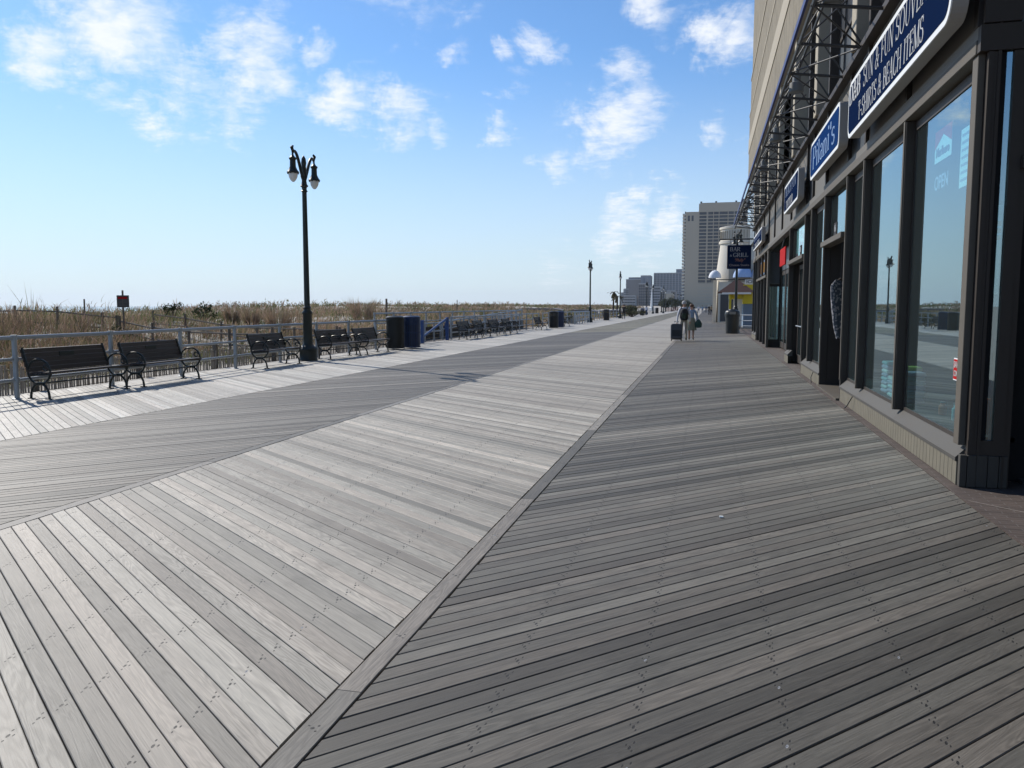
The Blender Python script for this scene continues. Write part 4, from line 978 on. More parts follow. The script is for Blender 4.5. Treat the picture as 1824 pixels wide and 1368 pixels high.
# recessed entry 25 - 33.4
P(MB().box(2.33, 2.72, 24.39, 24.47, 0, 3.7), 'door_jamb', M['bronze'])
for k in range(5):
    a = 24.6 + k * 1.7; d = P(MB().box(2.72, 2.77, a, a + .12, .04, 2.9).box(2.72, 2.77, a + 1.45, a + 1.57, .04, 2.9).box(2.72, 2.77, a + .12, a + 1.45, .04, .25).box(2.72, 2.77, a + .12, a + 1.45, 2.75, 2.9), 'door', M['bronze'])
    P(MB().box(2.74, 2.75, a + .12, a + 1.45, .25, 2.75), 'pane', M['glass'], d)
    P(MB().box(2.72, 2.76, a, a + 1.57, 2.93, 3.7), 'transom_panel', M['grey_panel'])
w = P(MB().box(2.25, 2.75, 33.40, 33.46, .0, .3).box(2.25, 2.32, 33.40, 33.46, .3, 3.7).box(2.68, 2.75, 33.4, 33.46, .3, 3.7).box(2.32, 2.68, 33.4, 33.46, 2.35, 2.45), 'window', M['bronze'])
P(MB().box(2.32, 2.68, 33.425, 33.435, .3, 2.35), 'pane', M['glass'], w)
P(MB().box(2.32, 2.68, 33.42, 33.44, 2.46, 3.7), 'transom_panel', M['grey_panel'])
P(MB().box(XF + .003, 2.30, 33.0, 33.38, 0, 3.74, .01), 'corner_pillar', M['bronze_lit'])
# far storefront
basebd(39.9, YE - .1)
for y in (34.9, 36.9, 38.9, 39.8, 41.6, 43.3): column(y, w=.12, z0=.04)
for (a, b) in ((33.52, 34.9), (35.02, 36.9), (37.02, 38.9)):
    d = P(MB().box(2.36, 2.40, a, a + .1, .04, 2.7).box(2.36, 2.40, b - .1, b, .04, 2.7).box(2.36, 2.40, a + .1, b - .1, .04, .2).box(2.36, 2.40, a + .1, b - .1, 2.6, 2.7), 'door', M['bronze'])
    P(MB().box(2.375, 2.385, a + .1, b - .1, .2, 2.6), 'pane', M['glass'], d)
for (a, b) in ((39.92, 41.6), (41.72, 43.3)): P(MB().box(2.31, 2.32, a, b, .36, 3.7), 'pane', M['glass'])
P(MB().box(XF - .04, 2.4, 33.52, 39.8, 2.72, 2.82), 'door_lintel', M['bronze_lit'])
P(MB().box(2.31, 2.32, 33.52, 39.8, 2.83, 3.7), 'pane', M['glass'])
# header beam and sign band
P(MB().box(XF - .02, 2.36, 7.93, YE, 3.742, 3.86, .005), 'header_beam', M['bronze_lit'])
P(MB().box(XF - .006, 2.36, 7.93, YE, 3.865, 3.97), 'header_cap', M['panel'])
y = 7.98; bl = [7.95] + cols + [27.2, 30.2, 33.0, 36.0, 39.0, 41.4, 43.3]
for a, b in zip(bl[:-1], bl[1:]):
    P(MB().box(2.24, 2.34, a + .16, b - .02, 3.975, 5.36), 'fascia_panel', M['panel' if (b - a) > 1.6 else 'grey_panel'])
    P(MB().box(2.19, 2.36, a, a + .12, 3.975, 8.3, .005), 'upper_column', M['bronze'])
P(MB().box(2.10, 2.24, 7.93, YE, 5.365, 5.46), 'ledge', M['bronze'])
# upper storey: windows set back between concrete piers
for a, b in zip(bl[:-1], bl[1:]):
    w = P(MB().box(2.42, 2.46, a + .13, b - .0, 5.47, 5.6).box(2.42, 2.46, a + .13, b, 6.75, 6.83).box(2.42, 2.46, a + .13, b, 8.15, 8.3), 'window', M['bronze'])
    P(MB().box(2.45, 2.46, a + .13, b, 5.6, 6.75), 'pane', M['grey_panel'], w); P(MB().box(2.45, 2.46, a + .13, b, 6.83, 8.15), 'pane', M['hotelwin'], w)
for y in (8.9, 13.4, 18.0, 22.6, 27.2, 31.8, 36.4, 41.0):
    P(MB().box(2.05, 2.5, y, y + .42, 5.47, 8.5, .01), 'pier', M['band'])
def strips(x0, x1, z0, z1):
    mb = MB(); y = -1.5
    while y < 47.9:
        e = min(48.0, y + 6.19); mb.box(x0, x1, y, e - .03, z0, z1); y = e
    return mb
# concrete wall above, with smooth bands
P(strips(2.02, 2.6, 8.5, 9.98), 'upper_wall', M['agg']); P(strips(2.02, 2.6, 10.72, 11.95), 'upper_wall', M['agg'])
P(strips(2.06, 2.6, 12.07, 13.9), 'upper_wall', M['agg']); P(MB().box(2.10, 2.6, -1.5, 48, 14.02, 24), 'upper_wall', M['agg'])
P(MB().box(1.995, 2.6, -1.5, 48.02, 9.982, 10.718), 'wall_band', M['band']); P(MB().box(2.0, 2.6, -1.5, 48.01, 11.952, 12.068), 'wall_band', M['band']); P(MB().box(2.03, 2.6, -1.5, 48.01, 13.902, 14.018), 'wall_band', M['band']); P(MB().box(1.98, 2.6, -1.5, 48.02, 8.38, 8.498), 'wall_band', M['band'])
P(MB().box(2.62, 14, 43.6, 48, 0, 24), 'end_wall', M['stucco2']); P(MB().box(2.62, 14, -1.5, 43.6, 8.5, 24), 'end_wall', M['agg'])
P(MB().box(2.2, 2.62, 43.5, 48.0, 4.9, 8.38), 'end_wall', M['grey_panel'])
# interior shell
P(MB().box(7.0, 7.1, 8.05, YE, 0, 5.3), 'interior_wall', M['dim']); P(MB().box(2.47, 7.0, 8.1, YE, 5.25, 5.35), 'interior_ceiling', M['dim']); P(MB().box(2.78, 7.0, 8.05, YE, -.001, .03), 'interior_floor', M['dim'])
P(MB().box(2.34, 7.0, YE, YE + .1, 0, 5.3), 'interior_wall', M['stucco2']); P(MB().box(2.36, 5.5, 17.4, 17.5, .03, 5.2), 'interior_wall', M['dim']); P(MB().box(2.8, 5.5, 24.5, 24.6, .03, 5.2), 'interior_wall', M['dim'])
# return wall of the near entrance (faces the camera)
YR = 7.87
P(MB().box(2.333, 2.36, YR - .02, YR + .1, .0, 3.98), 'return_frame', M['bronze'])
mb = MB(); x = 2.204
for w_ in (.061, .075, .09, .09, .07): mb.box(x, x + w_ - .006, YR - .025, YR + .04, 0, .285, .003); x += w_
P(mb, 'base_board', simple('dark_base_board', (.055, .05, .042), .7, var=.2))
P(MB().box(2.262, 2.55, YR - .01, YR + .06, .288, .42), 'return_sill', M['bronze'])
P(MB().box(2.262, 2.30, YR - .022, YR + .05, .42, 3.74), 'return_frame', M['bronze']); P(MB().box(2.302, 2.36, YR - .010, YR + .05, .42, 3.74), 'return_frame', M['bronze']); P(MB().box(2.46, 2.55, YR - .012, YR + .1, .42, 3.74), 'return_frame', M['bronze']); P(MB().box(2.53, 2.55, YR - .03, YR + .1, .0, .286), 'return_frame', M['bronze'])
w = P(MB().box(2.361, 2.41, YR + .03, YR + .07, .42, 3.74), 'window', M['black']); P(MB().box(2.41, 2.459, YR + .015, YR + .025, .42, 3.74), 'pane', M['glass'], w)
P(MB().box(2.19, 6, YR - .03, YR + .055, 3.745, 3.96), 'header_beam', M['bronze']); P(MB().box(2.37, 6, YR, YR + .1, 3.97, 8.3), 'fascia_panel', M['grey_panel'])
P(MB().box(2.21, 2.5, YR - .04, YR - .001, 3.972, 8.3), 'upper_column', M['bronze'])
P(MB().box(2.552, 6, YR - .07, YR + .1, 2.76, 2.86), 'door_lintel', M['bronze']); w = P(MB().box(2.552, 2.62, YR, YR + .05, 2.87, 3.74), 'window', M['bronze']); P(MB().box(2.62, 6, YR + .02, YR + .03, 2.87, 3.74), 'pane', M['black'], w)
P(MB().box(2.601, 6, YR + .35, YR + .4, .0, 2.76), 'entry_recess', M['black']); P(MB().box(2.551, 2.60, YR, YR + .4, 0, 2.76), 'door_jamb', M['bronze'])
P(MB().box(6.01, 6.1, -1.5, YR - .1, 0, 8.5), 'entry_wall', M['panel'])
# awning truss
AW = P(MB().box(1.18, 1.215, 5.0, 43.6, 5.66, 5.76), 'awning_fascia', M['bluefascia'])
tm = MB()
for (x_, z_, r_) in ((1.25, 5.52, .03), (2.14, 5.40, .03), (1.62, 6.2, .026)): tm.tube([(x_, 5.0, z_), (x_, 43.5, z_)], r_, 6)
y = 5.2; k = 0
while y < 43.5:
    tm.tube([(1.22, y, 5.52), (2.16, y, 5.40)], .024, 6)
    tm.tube([(1.25, y, 5.55), (1.62, y, 6.2), (2.14, y, 5.42)], .018, 5); tm.tube([(1.62, y, 6.2), (2.2, y, 6.7)], .018, 5)
    if y + 1.62 < 43.5:
        tm.tube([(1.25, y, 5.54), (1.62, y + 1.62, 6.2)], .015, 5)
        tm.tube([(1.25, y + 1.62, 5.52), (2.12, y, 5.4)] if k % 2 else [(1.25, y, 5.52), (2.12, y + 1.62, 5.4)], .014, 5)
    y += 1.62; k += 1
tr = P(tm, 'awning_truss', M['truss'])
for i, y in enumerate((7.2, 11.7, 16.3, 20.9, 25.5, 30.1, 34.7, 39.3)):
    mb = MB(); mb.sm = True; mb.lathe([(.02, .34), (.02, .24), (.07, .22), (.075, .1), (.12, .08), (.135, -.08), (.12, -.09)], 14, (1.5, y, 5.62)); fl = P(mb, 'floodlight', M['greypaint'], tr)
    P(MB().tube([(1.5, y, 5.95), (1.62, y, 6.2)], .012, 5), 'bracket', M['truss'], tr)

# signs and bits on the glass
def flat_on_glass(yc, z, w, h, label, cat, mat, name='poster', x=2.328):
    t = thing(name, label, cat, (x, yc, z)); MB().box(-.003, 0, -w / 2, w / 2, -h / 2, h / 2).build('sheet', mat, t); return t
t = flat_on_glass(9.4, 3.27, .62, .33, 'red and white roof shaped cigarette advert on the nearest shop window', 'advert', M['paper'], 'window_advert')
MB().prism([(-.31, .165), (.31, .165), (.31, -.02), (0, .10), (-.31, -.02)], 'x', -.006, -.0035).build('red_roof', M['red'], t)
font_text('lettering', 'Marlboro', .13, M['letter_dark'], t, (-.006, 0, -.07), (PI / 2, 0, -PI / 2), w=.48)
t = flat_on_glass(9.4, 2.88, .5, .2, 'faint open lettering under the cigarette advert', 'window lettering', M['grey_panel'], 'window_lettering'); 
for ch in list(KIDS(t)): bpy.data.objects.remove(ch)
font_text('lettering', 'OPEN', .2, simple('faint_blue_lettering', (.16, .25, .34), .5), t, (-.004, 0, 0), (PI / 2, 0, -PI / 2), w=.5)
t = flat_on_glass(8.6, 3.0, .34, .55, 'white price list sheet taped high on the nearest window by the corner pillar', 'notice', M['paper'], 'price_list')
mb = MB()
for k in range(7): mb.box(-.006, -.0035, -.13, .13, .2 - k * .07, .225 - k * .07)
mb.build('print', simple('faded_print', (.30, .32, .42), .6), t)
t = flat_on_glass(8.42, 1.0, .30, .21, 'small red and white contact sign low on the nearest window', 'notice', M['paper'], 'contact_sign', x=2.310)
MB().box(-.0055, -.0035, -.14, .14, -.095, .095).build('ground', M['red'], t)
font_text('lettering', 'SAVING', .085, M['letter'], t, (-.006, 0, .042), (PI / 2, 0, -PI / 2), w=.24); font_text('lettering', 'CONTACT', .075, M['letter'], t, (-.006, 0, -.042), (PI / 2, 0, -PI / 2), w=.24)
t = flat_on_glass(22.4, 3.25, 2.6, .8, 'pink and white photo poster above the second shop door', 'poster', M['paper'], 'poster', x=2.328)
mb = MB()
for k in range(14):
    a = random.uniform(-1.25, 1.0); b = random.uniform(-.38, .2); mb.box(-.0055 - .0001 * k, -.004, a, a + random.uniform(.1, .35), b, b + random.uniform(.06, .25))
mb.build('print', M['pink'], t)
t = flat_on_glass(36.6, 3.25, 5.4, .62, 'orange banner above the farthest shop doors', 'banner', M['awnblue'], 'banner', x=2.305)
MB().box(-.006, -.004, -2.4, 2.2, -.22, .22).build('print', M['orange'], t)
for (y, z, n_, lab) in ((15.75, 2.98, '16', 'small dark house number plate above the open shop doorway'), (21.4, 2.98, '18', 'small dark house number plate above the second shop door')):
    t = thing('number_plate', lab, 'number plate', (2.19, y, z)); MB().box(0, .02, -.16, .16, -.11, .11, .004).build('plate', M['black'], t); font_text('lettering', n_, .17, M['letter'], t, (-.003, 0, 0), (PI / 2, 0, -PI / 2))
t = thing('hanging_banner', 'red vertical shop banner projecting from the recessed entrance', 'banner', (2.21, 26.5, 3.1), 0)
MB().box(-.02, .02, -.9, .9, -.27, .27, .01).build('banner', M['red'], t); MB().tube([(.0, .7, .26), (.1, .7, .66)], .012, 5).build('bracket', M['truss'], t)
# garment on hanger in doorway
t = thing('hanging_dress', 'patterned grey dress on a hanger in the open shop doorway', 'dress', (2.34, 15.9, 0), math.radians(-38))
mb = MB(); mb.sm = True; prof = [(2.06, .20, .03), (1.97, .33, .06), (1.75, .30, .08), (1.5, .23, .08), (1.25, .15, .07), (1.02, .05, .04)]; n = 16; vs = []
for (z, w_, d_) in prof:
    for j in range(n): a = 2 * PI * j / n; vs.append((d_ * math.sin(a) * (1 + .2 * math.sin(5 * a)), w_ * math.cos(a), z + .02 * math.sin(3 * a)))
mb.add(vs, [(i * n + j, i * n + (j + 1) % n, (i + 1) * n + (j + 1) % n, (i + 1) * n + j) for i in range(len(prof) - 1) for j in range(n)])
dm, nt, bb = newmat('speckled_fabric'); vo = N(nt, 'ShaderNodeTexVoronoi', Scale=18.0); tcx = N(nt, 'ShaderNodeTexCoord'); nt.links.new(tcx.outputs['Object'], vo.inputs[0])
nt.links.new(mixc(nt, math_(nt, 'GREATER_THAN', vo.outputs[0], .45), (.30, .29, .30), (.07, .08, .10)), bb.inputs['Base Color']); bb.inputs['Roughness'].default_value = .9
mb.build('dress', dm, t); MB().tube([(0, -.3, 1.99), (0, 0, 2.10), (0, .3, 1.99)], .012, 6).build('hanger', M['oldwood'], t); MB().tube([(0, 0, 2.1), (0, 0, 2.72)], .005, 5).build('hook', M['truss'], t)
# cables at the base
t = tag(MB().tube([(2.17, 13.2, .22), (2.15, 13.25, .16), (2.12, 13.35, .06), (2.11, 13.5, .01)], .008, 6).build('cable', M['plasticbin']), 'thin black cable hanging down the khaki base boards', 'cable')
t = tag(MB().tube([(2.17, 18.0, .22), (2.12, 17.9, .12), (2.12, 17.8, .01)], .008, 6).build('cable', M['plasticbin']), 'black cable dangling beside the open doorway', 'cable')
# litter and paper scraps near
for k, (x, y) in enumerate([(0.12, 6.25)]): tag(MB().box(x, x + .03, y, y + .025, .002, .012, .002).build('paper_scrap', M['paper']), 'tiny white scrap of paper on the grey planks', 'litter')

# hanging bar & grill sign at the building end
t = thing('hanging_sign', 'square navy bar and grill sign hanging from a bracket over the boardwalk', 'sign', (1.45, 42.0, 0))
MB().tube([(-.95, 0, 4.87), (.85, 0, 4.87)], .035, 8).build('bracket', M['truss'], t)
for dx in (-.45, .45): MB().tube([(dx, 0, 4.87), (dx, 0, 4.58)], .01, 5).build('chain', M['truss'], t)
MB().box(-.56, .56, -.06, .06, 3.42, 4.58, .01).build('board', M['navy'], t); MB().box(-.58, -.562, -.055, .055, 3.44, 4.56).build('edge', M['brownroof'], t)
def TB(u0, v0): return lambda u, v, d: (u0 + u, -.0605 - d, v0 + v)
letters('lettering', serif_text('BAR', .50, .20), M['letter'], t, TB(-.45, 4.28)); letters('lettering', serif_text('&', .12, .10), M['letter'], t, TB(-.46, 4.02)); letters('lettering', serif_text('GRILL', .72, .20), M['letter'], t, TB(-.30, 4.0))
font_text('lettering', '"Philly"', .2, simple('rust_lettering', (.35, .15, .1), .5), t, (0, -.064, 3.84), (PI / 2, 0, 0), w=.5, shear=.4); font_text('lettering', 'Cheese Steaks', .15, simple('tan_lettering', (.3, .25, .25), .5), t, (0, -.064, 3.6), (PI / 2, 0, 0), w=.95)
# railings on the shop side
railing([(2.75, 50.5), (1.85, 50.5), (1.85, 58)], 'short grey pipe railing between the trash can and the shops', step=1.6, heights=(1.05, .72, .40), r=.03)
# yellow ice cream stand
t = thing('ice_cream_stand', 'yellow ice cream stand with brown hipped roof', 'kiosk', (2.6, 60, 0))
MB().box(-1.0, 2.4, 0, 4, 0, .1).build('floor', M['concrete'], t); MB().box(-.15, 2.4, 0, 4, .1, 1.75).build('counter', M['hutblue'], t); MB().box(-.2, 2.4, -.1, 4, 1.75, 3.1).build('wall', M['yellow'], t)
MB().box(-1.15, -1.0, -.1, .05, 0, 2.6).build('post', M['yellow'], t); MB().box(-.85, -.25, .3, .5, .1, 2.3).build('door', M['white'], t); MB().box(-1.1, -.21, .0, 3.5, 2.1, 2.65).build('fascia', M['yellow'], t)
MB().box(-.1, 2.4, -.14, -.105, 3.12, 3.45).build('sign_board', M['white'], t)
font_text('lettering', 'ICE CREAM', .3, M['navy'], t, (.85, -.145, 3.285), (PI / 2, 0, 0), w=1.7)
mb = MB(); mb.add([(-1.95, -.9, 2.55), (.55, -.9, 2.55), (.55, 4.2, 2.55), (-1.95, 4.2, 2.55), (-.75, 0.6, 3.45), (-.5, 0.6, 3.45), (-.5, 2.6, 3.45), (-.75, 2.6, 3.45)], [(0, 1, 2, 3), (4, 5, 6, 7), (0, 1, 5, 4), (1, 2, 6, 5), (2, 3, 7, 6), (3, 0, 4, 7)]); mb.build('roof', M['brownroof'], t)
MB().box(-1.65, .3, -.88, -.8, 2.42, 2.55).build('eave', M['awnwhite'], t)
# pale curved amusement building
t = thing('curved_building', 'cream curved stucco building with domed white awnings behind the yellow stand', 'building', (3.35, 84, 0))
mb = MB(); mb.sm = True; mb.lathe([(2.75, 0), (2.7, 3), (2.6, 5), (2.35, 7.0), (2.3, 7.6), (2.42, 7.65), (2.42, 7.9), (2.3, 7.95), (2.3, 9.0), (2.4, 9.05), (2.4, 9.25), (2.2, 9.3)], 32); mb.build('tower', M['stucco'], t)
mb = MB()
for k in range(26): a = PI + PI * k / 25; mb.box(2.31 * math.cos(a) - .05, 2.31 * math.cos(a) + .05, 2.31 * math.sin(a) - .05, 2.31 * math.sin(a) + .05, 8.1, 8.85)
mb.build('frieze', M['stucco2'], t)
mb = MB(); arcp = [(-1.5, .0)] + [(-.3 + 1.2 * math.cos(math.radians(180 - 9 * k)), 5.4 + .9 * math.sin(math.radians(9 * k))) for k in range(21)] + [(.9, 0)]; mb.prism(arcp, 'y', -2.72, -2.3); mb.build('arch_recess', M['stucco2'], t)
MB().box(.5, 9, -1, 6, 0, 8.3).build('wall', M['stucco2'], t); MB().box(.4, 9.1, -1.2, 6, 7.5, 7.8).build('cornice', M['stucco'], t); MB().box(.4, 9.1, -1.2, 6, 8.3, 8.6).build('cornice', M['stucco'], t)
for (x, y, z, r, m_) in ((-2.75, -2.2, 4.3, .6, M['awnwhite']), (-.2, -3.0, 4.3, .9, M['awnblue']), (1.5, -2.8, 4.2, 1.0, M['awnwhite'])):
    mb = MB(); mb.sm = True; mb.lathe([(r, 0), (r * .97, r * .3), (r * .8, r * .75), (r * .45, r * 1.1), (.02, r * 1.25)], 12, (x, y, z)); mb.build('domed_awning', m_, t)
MB().box(-2.9, -2.55, -1.5, -1.0, 0, 4.2).build('pilaster', M['stucco'], t); MB().tube([(-3.2, -3.2, 4.1), (6, -3.2, 4.1)], .05, 6).build('rail', M['truss'], t); MB().box(-2.4, 2, -2.9, -2.75, .1, 3.9).build('shopfront', M['stucco'], t)
for k in range(4): MB().box(-2.2 + k * 1.02, -1.45 + k * 1.02, -2.96, -2.905, .1, 2.7).build('doorway', M['hotelwin'], t)
t = thing('shop_row', 'low cream shop row receding beyond the curved building', 'building', (2.6, 92, 0))
for k in range(5):
    MB().box(0, 8, k * 18, k * 18 + 17.6, 0, 4.5 + (k * 1.7) % 2.5).build('wall', [M['stucco'], M['farbrown'], M['stucco2'], M['farblue'], M['stucco2']][k], t)
    MB().box(-.8, 0, k * 18 + 1, k * 18 + 16, 2.9, 3.1).build('canopy', [M['redfence'], M['awnwhite'], M['bluemetal'], M['brownroof'], M['awnwhite']][k], t)
    MB().box(-.05, .02, k * 18 + 1, k * 18 + 16, .3, 2.6).build('shopfront', M['grey_panel'], t)

# ------------------------------------------------------------------ hotel tower and skyline
t = thing('hotel_tower', 'tall pale concrete hotel tower with grid of dark windows at the end of the boardwalk', 'building', (-20, 700, -.4))
MB().box(.5, 11, 0, 22, 0, 79.5).build('wall', M['hotel'], t)
nf = 21; z0 = 21.0; fh = 2.78
cg = MB(); cg.box(11.0, 50, .8, 22, 0, 86); cg.box(11.0, 50, 0, .8, 79.2, 86); cg.box(11, 50, 0, .8, 0, 20.5); cg.build('wall', M['hotel'], t)
wm = MB(); wm.box(11.1, 50, .75, .82, 20.5, 79.2); wm.build('window_band', M['hotelwin'], t)
gm = MB()
for k in range(nf): gm.box(11, 50, 0, .78, z0 + k * fh - .9 + .55, z0 + k * fh + .05 + .3)
for x in (11, 17.3, 18.0, 22.6, 27, 34.2, 39, 44): gm.box(x, x + .55, -.1, .79, 20.5, 79.3)
gm.build('window_grid', M['hotel'], t)
for k in range(28):
    mb = MB(); z = 4 + k * 2.7; mb.box(-2.0, .49, .2, 20, z, z + .45); mb.box(-2.0, -1.8, .2, 20, z + .45, z + 1.3); mb.box(-2.0, .49, .2, .5, z + .45, z + 1.3); mb.build('balcony', M['stucco'], t)
MB().box(-.25, .498, .8, 20, 4, 80).build('balcony_glazing', M['hotelwin'], t)
mb = MB()
for k in range(6): mb.box(11.4, 50, -.12, -.02, 3.5 + k * 2.6, 4.3 + k * 2.6)
mb.build('podium_band', M['stucco2'], t); MB().box(13, 48, 2, 20, 86.02, 86.8).build('roof_parapet', M['hotel'], t)
for x in (12, 24, 40): MB().box(x, x + 1.5, 4, 6, 86, 88.2).build('roof_unit', M['hotelwin'], t)
MB().box(45, 50, 4, 12, 86.02, 89.5).build('plant_room', M['farblue'], t)
for dx in (2.2, 5.2): MB().box(dx, dx + 1.7, -.05, .05, 72, 76.5).build('window', M['hotelwin'], t)
def block(x0, x1, y, h, mat, label, ribs=0, crown=None, depth=40):
    t = thing('apartment_tower', label, 'tower', ((x0 + x1) / 2, y, -.4), 0, 'distant towers on the skyline'); w = (x1 - x0) / 2
    MB().box(-w, w, 0, depth, 0, h).build('wall', mat, t)
    if ribs:
        mb = MB()
        for k in range(ribs + 1): x = -w + 2 * w * k / ribs; mb.box(x - w * .012, x + w * .012, -.6, -.05, 2, h - 1)
        mb.build('rib', M['farrib'], t)
        mb = MB()
        for k in range(int(h / 3.3)): mb.box(-w * .98, w * .98, -.3, -.1, 2 + k * 3.3, 3.6 + k * 3.3)
        mb.build('window_band', M['hotelwin'], t)
    if crown: MB().box(w * crown[0], w * crown[1], 5, depth - 5, h + .01, h + crown[2]).build('roof_block', M['farblue'], t)
    MB().box(-w, w, -.7, -.02, h - .9, h + .5).build('parapet', M['farrib'], t)
block(-96, -36, 1500, 61, M['farblue'], 'slate blue ribbed tower touching the left side of the hotel', ribs=11, crown=(.3, .95, 7))
block(-146, -104, 1500, 50, M['farbrown'], 'grey brown slab tower left of the ribbed one', ribs=0, crown=(-.8, .6, 4))
block(-118, -100, 1480, 56, M['farblue'], 'narrower tower rising behind the grey brown slab', ribs=0)
block(-150, -141, 1500, 33, M['farrib'], 'pale narrow block at the left end of the skyline', ribs=3)
block(-160, -150, 1550, 27, M['farblue'], 'low blue grey block farthest left on the skyline', ribs=0, crown=(-.2, .9, 6))
block(-82, -70, 1000, 29, M['farbrown'], 'stepped brown masonry hotel in front of the slate tower', ribs=5, crown=(-.3, .3, 7))
block(-69, -56, 1000, 25, M['farrib'], 'pale grey mid rise right of the stepped brown hotel', ribs=4)
block(-54, -38, 1000, 20, M['farbrown'], 'low brown block beside the hotel balconies', ribs=5)
block(-35, -29, 690, 13, M['stucco2'], 'small cream block at the hotel foot', ribs=0)
block(-100, -84, 980, 14, M['farrib'], 'low pale block behind the fourth lamp post', ribs=5)
t = thing('monument', 'thin white obelisk among the far lamps', 'monument', (-19.2, 290, 0)); MB().lathe([(.9, 0), (.7, 1), (.55, 1.1), (.1, 7.5), (0, 7.8)], 4).build('shaft', M['white'], t)

# ------------------------------------------------------------------ people
def make_person(joints, bones, radii, regions, mats, name='body'):
    keys = list(joints); vi = {k: i for i, k in enumerate(keys)}
    me = bpy.data.meshes.new(name); me.from_pydata([joints[k] for k in keys], [(vi[a], vi[b]) for a, b in bones], [])
    o = bpy.data.objects.new(name, me); COL.objects.link(o)
    md = o.modifiers.new('skin', 'SKIN'); md.use_smooth_shade = True; md.branch_smoothing = .3
    sv = me.skin_vertices[0].data
    for k in keys: r = radii.get(k, .05); sv[vi[k]].radius = (r, r) if isinstance(r, float) else r
    sv[vi['pelvis']].use_root = True
    s = o.modifiers.new('sub', 'SUBSURF'); s.levels = 2; s.render_levels = 2
    bpy.context.view_layer.update()
    ev = bpy.data.meshes.new_from_object(o.evaluated_get(bpy.context.evaluated_depsgraph_get())); bpy.data.objects.remove(o)
    ev.materials.clear()
    for m_ in mats: ev.materials.append(m_)
    segs = [(Vector(joints[a]), Vector(joints[b]), regions.get((a, b), 0)) for a, b in bones]
    for p in ev.polygons:
        c = p.center; best = 1e9; bi = 0
        for a, b, r in segs:
            ab = b - a; t_ = max(0, min(1, (c - a).dot(ab) / max(ab.length_squared, 1e-9))); d = (c - (a + ab * t_)).length
            if d < best: best = d; bi = r
        p.material_index = bi; p.use_smooth = True
    o = bpy.data.objects.new(name, ev); COL.objects.link(o); return o
def walker(loc, rz, h, label, shirt, pants, hair, shoes=None, stride=.22, lhand=None, rhand=None, fingers=False, lean=.04, sit=False, group=None):
    """person facing local +Y, feet on z=0"""
    k = h / 1.75; t = thing('person', label, 'person', loc, rz, group)
    J = {'pelvis': (0, 0, .95), 'waist': (0, lean * .4, 1.10), 'chest': (0, lean, 1.30), 'neckb': (0, lean, 1.46), 'neck': (0, lean + .01, 1.52), 'head': (0, lean + .02, 1.62), 'crown': (0, lean + .01, 1.69),
         'shl': (-.17, lean, 1.42), 'shr': (.17, lean, 1.42)}
    lh = lhand or (-.25, .10, .80); rh = rhand or (.25, -.05, .80)
    for s_, hd, sh in (('l', lh, 'shl'), ('r', rh, 'shr')):
        S = Vector(J[sh]); H_ = Vector(hd); sg = -1 if s_ == 'l' else 1; mid = (S + H_) / 2 + Vector((sg * .03, -.05, 0)); J['el' + s_] = tuple(mid); J['wr' + s_] = tuple(H_)
        dn = (H_ - mid).normalized(); J['ha' + s_] = tuple(H_ + dn * .08)
        if fingers:
            for f_ in range(4):
                b = H_ + dn * (.085) + Vector((0, -.028 + .019 * f_, 0)); J['fa%s%d' % (s_, f_)] = tuple(b + dn * .015); J['fb%s%d' % (s_, f_)] = tuple(b + dn * (.055 - .008 * abs(f_ - 1.5)) + Vector((-sg * .02, 0, 0)))
            J['th' + s_] = tuple(H_ + dn * .05 + Vector((-sg * .02, .04, 0)))
    if not sit:
        J.update({'hipl': (-.09, 0, .90), 'knl': (-.10, stride * .55, .50), 'anl': (-.10, stride, .09), 'tol': (-.11, stride + .16, .035), 'hipr': (.09, 0, .90), 'knr': (.10, -stride * .25 + .06, .50), 'anr': (.10, -stride, .12), 'tor': (.11, -stride + .14, .035)})
    B_ = [('pelvis', 'waist'), ('waist', 'chest'), ('chest', 'neckb'), ('neckb', 'neck'), ('neck', 'head'), ('head', 'crown'), ('chest', 'shl'), ('chest', 'shr')]
    for s_ in 'lr':
        B_ += [('sh' + s_, 'el' + s_), ('el' + s_, 'wr' + s_), ('wr' + s_, 'ha' + s_), ('pelvis', 'hip' + s_), ('hip' + s_, 'kn' + s_), ('kn' + s_, 'an' + s_), ('an' + s_, 'to' + s_)]
        if fingers:
            for f_ in range(4): B_ += [('ha' + s_, 'fa%s%d' % (s_, f_)), ('fa%s%d' % (s_, f_), 'fb%s%d' % (s_, f_))]
            B_ += [('wr' + s_, 'th' + s_)]
    R_ = {'pelvis': (.15, .11), 'waist': (.145, .10), 'chest': (.165, .115), 'neckb': .07, 'neck': .055, 'head': (.085, .10), 'crown': (.065, .075)}
    for s_ in 'lr':
        R_.update({'sh' + s_: .065, 'el' + s_: .045, 'wr' + s_: .032, 'ha' + s_: (.035, .02), 'hip' + s_: .095, 'kn' + s_: .062, 'an' + s_: .045, 'to' + s_: (.045, .03), 'th' + s_: .010})
        for f_ in range(4): R_['fa%s%d' % (s_, f_)] = .010; R_['fb%s%d' % (s_, f_)] = .008
    reg = {}
    for a, b in B_:
        if a in ('neck', 'head', 'neckb') : reg[(a, b)] = 0
        elif a.startswith(('wr', 'ha', 'fa')): reg[(a, b)] = 0
        elif a in ('waist', 'chest') or a.startswith(('sh', 'el')) : reg[(a, b)] = 1
        elif a == 'pelvis' and b == 'waist': reg[(a, b)] = 1
        elif a.startswith('an'): reg[(a, b)] = 3
        else: reg[(a, b)] = 2
    J = {q: tuple(c * k for c in v) for q, v in J.items()}; R_ = {q: (tuple(c * k for c in v) if isinstance(v, tuple) else v * k) for q, v in R_.items()}
